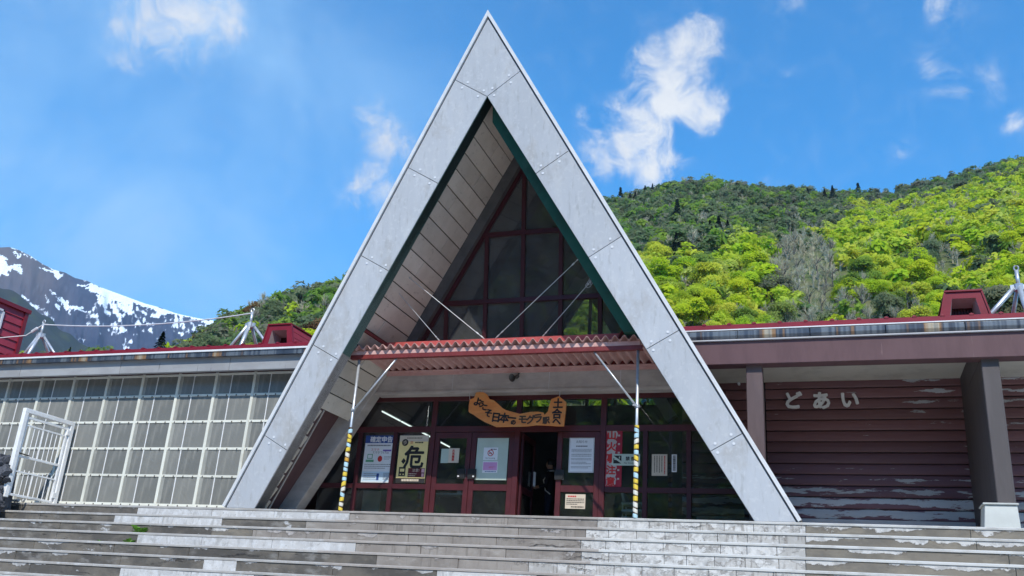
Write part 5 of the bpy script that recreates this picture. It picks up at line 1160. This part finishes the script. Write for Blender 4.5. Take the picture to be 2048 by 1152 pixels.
C_MID = [(.20, .34, .045), (.28, .37, .06), (.17, .31, .05), (.31, .36, .09)]
C_OLIVE = [(.155, .225, .085), (.215, .225, .13), (.14, .225, .085), (.24, .225, .16)]
C_BARE = [(.46, .39, .27), (.52, .46, .31), (.36, .32, .26), (.54, .50, .38)]
C_RUST = [(.15, .075, .040), (.19, .11, .035)]
C_CONI = [(.016, .034, .020), (.022, .042, .024)]
LM = {k: m_leaf('leaf_'+k, c, tr) for k, c, tr in (('bright', C_BRIGHT, .5), ('mid', C_MID, .5), ('olive', C_OLIVE, .48), ('bare', C_BARE, .05), ('rust', C_RUST, .2), ('conifer', C_CONI, .1))}
M_BARK = simple('bark', (.10, .088, .078), .9, var=.3, scale=3)

def crown_quads(rng, n, size, kind):
    """leaf-clump quads of one crown of unit radius about 1 wide, standing 0..1.25 high; returns (n,4,3)"""
    if kind == 'conifer':
        t = rng.random(n)**.7; a = rng.uniform(0, 2*math.pi, n); lay = np.floor(t*9)/9; rad = (1-t)*.66*(.35+.65*(1-(t*9) % 1))+.02
        C = np.stack([rad*np.cos(a), rad*np.sin(a), .15+2.3*t], -1)
    else:
        nl = int(rng.integers(9, 15)); lc = []; lr = []
        for i in range(nl):
            a, q = rng.uniform(0, 2*math.pi), rng.uniform(0, .62)**.8; h = rng.uniform(.30, 1.12)-.32*q; lc.append((q*math.cos(a), q*math.sin(a), h)); lr.append(rng.uniform(.30, .50))
        lc, lr = np.array(lc), np.array(lr); k = rng.choice(nl, n, p=lr**2/np.sum(lr**2)); d = rng.normal(size=(n, 3)); d /= np.linalg.norm(d, axis=1)[:, None]
        d[:, 2] = np.where(d[:, 2] < -.35, -d[:, 2], d[:, 2]); rad = lr[k]*rng.uniform(.55, 1.08, n); C = lc[k]+d*rad[:, None]*np.array((1, 1, .8))
    nm = C-np.array((0, 0, .7)); nm /= np.linalg.norm(nm, axis=1)[:, None]+1e-6; nm = nm*1.0+rng.normal(size=(n, 3))*.30; nm[:, 2] += .42; nm /= np.linalg.norm(nm, axis=1)[:, None]
    u = np.cross(nm, rng.normal(size=(n, 3))); u /= np.linalg.norm(u, axis=1)[:, None]; w = np.cross(nm, u); s = size*rng.uniform(.6, 1.35, n)[:, None]
    return np.stack([C-u*s-w*s*.6, C+u*s-w*s*.25, C+u*s*.8+w*s*.7, C-u*s*.6+w*s*.5], 1)
def twig_quads(rng, levels=(10, 8, 7), w=.008, spread=.5):
    out = []
    def grow(p, d, l, r, lev):
        q = p+d*l; s = np.cross(d, rng.normal(size=3)); s /= np.linalg.norm(s); s2 = np.cross(d, s)
        for a in (s, s2): out.append([p-a*r, p+a*r, q+a*r*.5, q-a*r*.5])
        if lev < len(levels):
            for i in range(levels[lev]):
                t = rng.uniform(.35, 1.0); dd = d+rng.normal(size=3)*spread; dd[2] += .28; dd /= np.linalg.norm(dd); grow(p+d*l*t, dd, l*rng.uniform(.42, .68), r*.55, lev+1)
    grow(np.zeros(3), np.array((0, 0, 1.0)), .62, w*2.4, 0)
    return np.array(out)
def trunk_mb(rng, h):
    b = MB(); b.tube([(0, 0, -.15), (.01, 0, h*.3), (rng.uniform(-.03, .03), rng.uniform(-.03, .03), h*.62), (rng.uniform(-.05, .05), 0, h)], [.05, .038, .024, .008], 6)
    for i in range(5):
        a, z = rng.uniform(0, 6.28), h*rng.uniform(.35, .75); q = np.array((math.cos(a)*.36, math.sin(a)*.36, z+.26)); b.tube([(0, 0, z), q*np.array((.5, .5, 1))-np.array((0, 0, .10)), q], [.018, .012, .005], 5, cap=False)
    return b
TM = {}
for kind in LM:
    TM[kind] = []
    for i in range({'bright': 7, 'mid': 5, 'olive': 4, 'bare': 4, 'rust': 2, 'conifer': 2}[kind]):
        rng = np.random.default_rng(100+i+17*len(kind)); 
        q = twig_quads(rng) if kind == 'bare' else crown_quads(rng, 1500 if kind == 'conifer' else 6500, .052 if kind == 'conifer' else .036, kind)
        me = quad_mesh('crown', q.reshape(-1, 3), np.arange(len(q)*4).reshape(-1, 4), LM[kind])
        tm_ = trunk_mb(rng, 2.2 if kind == 'conifer' else .95).mesh('trunk', M_BARK, True); TM[kind].append((me, tm_))
LABELS = {'bright': ('broadleaf_tree', 'bright yellow-green broadleaf tree in fresh leaf on the sunny hillside', 'yellow-green trees on the hillside'),
          'mid': ('broadleaf_tree', 'mid green broadleaf tree among paler trees on the hillside', 'mid green trees on the hillside'),
          'olive': ('broadleaf_tree', 'dull olive half-leafed tree on the hillside', 'olive trees on the hillside'),
          'bare': ('bare_tree', 'bare grey-brown tree without leaves on the hillside', 'bare trees on the hillside'),
          'rust': ('broadleaf_tree', 'rusty reddish-brown tree on the hillside', 'rusty trees on the hillside'),
          'conifer': ('conifer_tree', 'dark narrow conifer standing out on the hillside', 'dark conifers on the hillside')}
def plant(kind, pos, s, sz=1.0, label=None, vi=None):
    nm_, lab, grp = LABELS[kind]; cme, tme = TM[kind][int(RNG.integers(len(TM[kind]))) if vi is None else vi]
    t = bpy.data.objects.new(nm_, None); COL.objects.link(t); t.location = pos; t.scale = (s, s, s*sz); t.rotation_euler = (0, 0, RNG.uniform(0, 6.28)); t.empty_display_size = .1
    tag(t, label or lab, 'tree', grp if label is None else None)
    for n_, m_ in (('trunk', tme), ('crown', cme)):
        o = bpy.data.objects.new(n_, m_); COL.objects.link(o); o.parent = t
    return t
def in_gable(x, y):
    """behind the A-frame as the photograph shows it"""
    return (y > 60) & (x > 976-(y-32)*.537+45) & (x < 976+(y-32)*.615-45)
def roofline(x): return np.where(x < 976, 715-x*.033, 700-x*.032)
RNG = np.random.default_rng(23)
cand = []
rr_ = 62.0
while rr_ < 640:
    sp_ = 4.0+rr_*.0035; n = int((AA[-1]-AA[0])*rr_/sp_)
    a = np.linspace(AA[0], AA[-1], n)+RNG.normal(0, .3*sp_/rr_, n); r = rr_+RNG.normal(0, .3*sp_, n); cand.append(np.stack([a, r], -1)); rr_ += sp_*.86
cand = np.concatenate(cand); cand = cand[cand[:, 1] < ridge_r(cand[:, 0])+8]
pos = hpos(cand[:, 0], cand[:, 1]); d = pos+np.array((0, 0, 4.0))-EYE; zc = d@CF; PX, PY = 1024+FPX*(d@CR)/zc, 576-FPX*(d@CU)/zc
vis = (PX > -250) & (PX < 2350) & (PY < roofline(PX)+35) & ~in_gable(PX, PY)
keep = vis | (RNG.random(len(cand)) < .25) & (PX > -300) & (PX < 2400)
cand, pos, PX, PY, vis = cand[keep], pos[keep], PX[keep], PY[keep], vis[keep]
tt = np.clip((cand[:, 1]-120)/(ridge_r(cand[:, 0])-120), 0, 1); nz = vnoise(pos[:, 0], pos[:, 1], 38); nz2 = vnoise(pos[:, 0]+400, pos[:, 1], 17); rnd = RNG.random(len(cand)); left = PX < 760
edge_y = np.interp(PX, [1150, 1300, 1450, 1600, 1700, 1800, 1900, 2048], [480, 495, 478, 462, 425, 400, 375, 335])     # upper limit of the fresh leaves; duller trees above also paint in cloud shadow
br = (PY > edge_y+(nz2-.5)*60) & ~left
kinds = np.where(br, np.where(rnd < .74, 'bright', np.where(rnd < .83, 'mid', np.where(rnd < .94, 'bare', 'olive'))),
        np.where(rnd < .20, 'mid', np.where(rnd < .80, 'olive', np.where(rnd < .996, 'bare', 'conifer'))))
kinds = np.where(left, np.where(nz2+rnd*.5 < .42, 'bare', np.where(rnd < .58, 'olive', np.where(rnd < .78, 'mid', np.where(rnd < .86, 'bright', np.where(rnd < .97, 'bare', 'rust'))))), kinds)
bp = ((PX-1605)/75)**2+((PY-520)/62)**2 < 1                        # pale bare grove
bp |= ((PX-1870)/45)**2+((PY-510)/45)**2 < 1
kinds = np.where(bp & (rnd < .85), 'bare', kinds)
kinds = np.where((PY > roofline(PX)-60) & (PX > 1530) & (PX < 1830) & (rnd < .7), 'bare', kinds)
size = np.clip(RNG.normal(4.1, .8, len(cand)), 2.4, 6.0)*(1+.15*(nz-.5)); size = np.where(kinds == 'conifer', 4.6, size); size = np.where(kinds == 'bare', size*1.12, size)
app = size/cand[:, 1]; order = np.argsort(-app*vis); nind = 285; cnt = 0; indiv = np.zeros(len(cand), bool)
KK = {}
for i in order[:nind]:
    if not vis[i]: break
    indiv[i] = True; plant(str(kinds[i]), tuple(pos[i]-np.array((0, 0, .3))), float(size[i]), float(RNG.uniform(.9, 1.2)))
# the rest of the wood: one object
def forest(name, idx, pos_, kinds_, size_, nq, fq):
    VV = {}
    for i in idx:
        k = str(kinds_[i]); VV.setdefault(k, []).append(i)
    for k, ids in VV.items():
        rng = np.random.default_rng(5); base = [twig_quads(np.random.default_rng(40+j), (9, 8), .02) if k == 'bare' else crown_quads(np.random.default_rng(50+j), nq, fq, k) for j in range(6)]
        out = []; tint = []
        for i in ids:
            q = base[int(rng.integers(6))]; a = rng.uniform(0, 6.28); c, s = math.cos(a), math.sin(a); M = np.array(((c, -s, 0), (s, c, 0), (0, 0, rng.uniform(.9, 1.2))))*size_[i]
            out.append((q.reshape(-1, 3)@M.T+pos_[i]-np.array((0, 0, .3))).astype(np.float32)); tint.append(np.full(len(q)*4, rng.random(), np.float32))
        V = np.concatenate(out); mname = 'far_'+k
        cols = {'bright': C_BRIGHT, 'mid': C_MID, 'olive': C_OLIVE, 'bare': C_BARE, 'rust': C_RUST, 'conifer': C_CONI}[k]
        m = MATS.get(mname) or m_leaf(mname, cols, .1 if k == 'bare' else .5, True)
        me = quad_mesh(name, V, np.arange(len(V)).reshape(-1, 4), m); at2 = me.attributes.new('tint', 'FLOAT', 'POINT'); at2.data.foreach_set('value', np.concatenate(tint))
        struct(link(name, me), 'stuff')
rest = np.where(~indiv)[0]; print('FOREST', len(rest), {k: int((kinds[rest] == k).sum()) for k in LM})
forest('forest', rest, pos, kinds, size, 230, .135)
# single conifers that stand out
for (px_, py_, r_, s_) in ((1405, 452, 330, 4.2), (1420, 446, 332, 4.8), (1437, 440, 334, 5.6), (1455, 441, 340, 4.6), (1478, 475, 320, 3.4), (1270, 408, 480, 4.6), (1260, 392, 520, 3.6), (1290, 384, 540, 4.4), (1305, 378, 550, 4.0), (1615, 372, 560, 4.0), (1648, 372, 560, 4.4), (1664, 368, 562, 5.4), (1352, 500, 260, 3.8), (1230, 398, 520, 3.6)):
    a = azel(px_, py_)[0]; plant('conifer', tuple(hpos(np.array(a), np.array(float(r_)))), s_*.95, 1.0)
p = at(320, 700, 34.0); plant('conifer', (p[0], p[1], at(320, 724, 34)[2]), 1.15, .78, 'bushy dark spruce top just above the left roof below the snowy mountain', 0)
p = at(137, 712, 60.0); plant('conifer', (p[0], p[1], at(137, 724, 60)[2]), .7, 1.0, 'small dark conifer above the left roof beside the left mast', 1)
for px_, s_ in ((2000, 2.6), (1985, 2.0), (2040, 2.4)):
    p = at(px_, 640, 46.0); plant('olive', (p[0], p[1], at(px_, 668, 46)[2]), s_, 1.0)

# wooded slope across the road behind the photographer (mirrored in the glass)
AB = np.linspace(math.radians(100), math.radians(262), 60); RB = np.linspace(44, 170, 14); A_, R_ = np.meshgrid(AB, RB, indexing='ij')
zz = np.clip((R_-46), 0, 200)*.42-1.7+(vnoise(R_*np.sin(A_), R_*np.cos(A_), 25)-.5)*6*np.clip((R_-46)/30, 0, 1)
struct(link('opposite_slope', grid_mesh('opposite_slope', np.stack([EYE[0]+R_*np.sin(A_), EYE[1]+R_*np.cos(A_), EYE[2]+zz], -1), M_FLOORF)))
ab, rb = RNG.uniform(AB[0], AB[-1], 900), np.sqrt(RNG.uniform(48**2, 168**2, 900)); zb2 = np.clip(rb-46, 0, 200)*.42-2.2
pb = np.stack([EYE[0]+rb*np.sin(ab), EYE[1]+rb*np.cos(ab), EYE[2]+zb2], -1)
forest('roadside_wood', np.arange(900), pb, np.where(RNG.random(900) < .35, 'mid', np.where(RNG.random(900) < .8, 'olive', 'conifer')), RNG.uniform(3.6, 5.4, 900), 150, .17)

# ------------------------------------------------------------------ haze: the valley air
b = MB(); b.box(-3600, 1500, -600, 3900, ZG-1.5, 1500)
hz = b.mesh('haze', []); hm_ = bpy.data.materials.new('haze'); hm_.use_nodes = True; t = hm_.node_tree; t.nodes.clear()
pv = N(t, 'ShaderNodeVolumePrincipled'); pv.inputs['Color'].default_value = (.78, .86, 1.0, 1); pv.inputs['Density'].default_value = .00008; pv.inputs['Anisotropy'].default_value = .3
o = N(t, 'ShaderNodeOutputMaterial'); L(t, pv.outputs[0], o.inputs['Volume']); hz.materials.append(hm_)
struct(link('haze', hz), 'stuff')
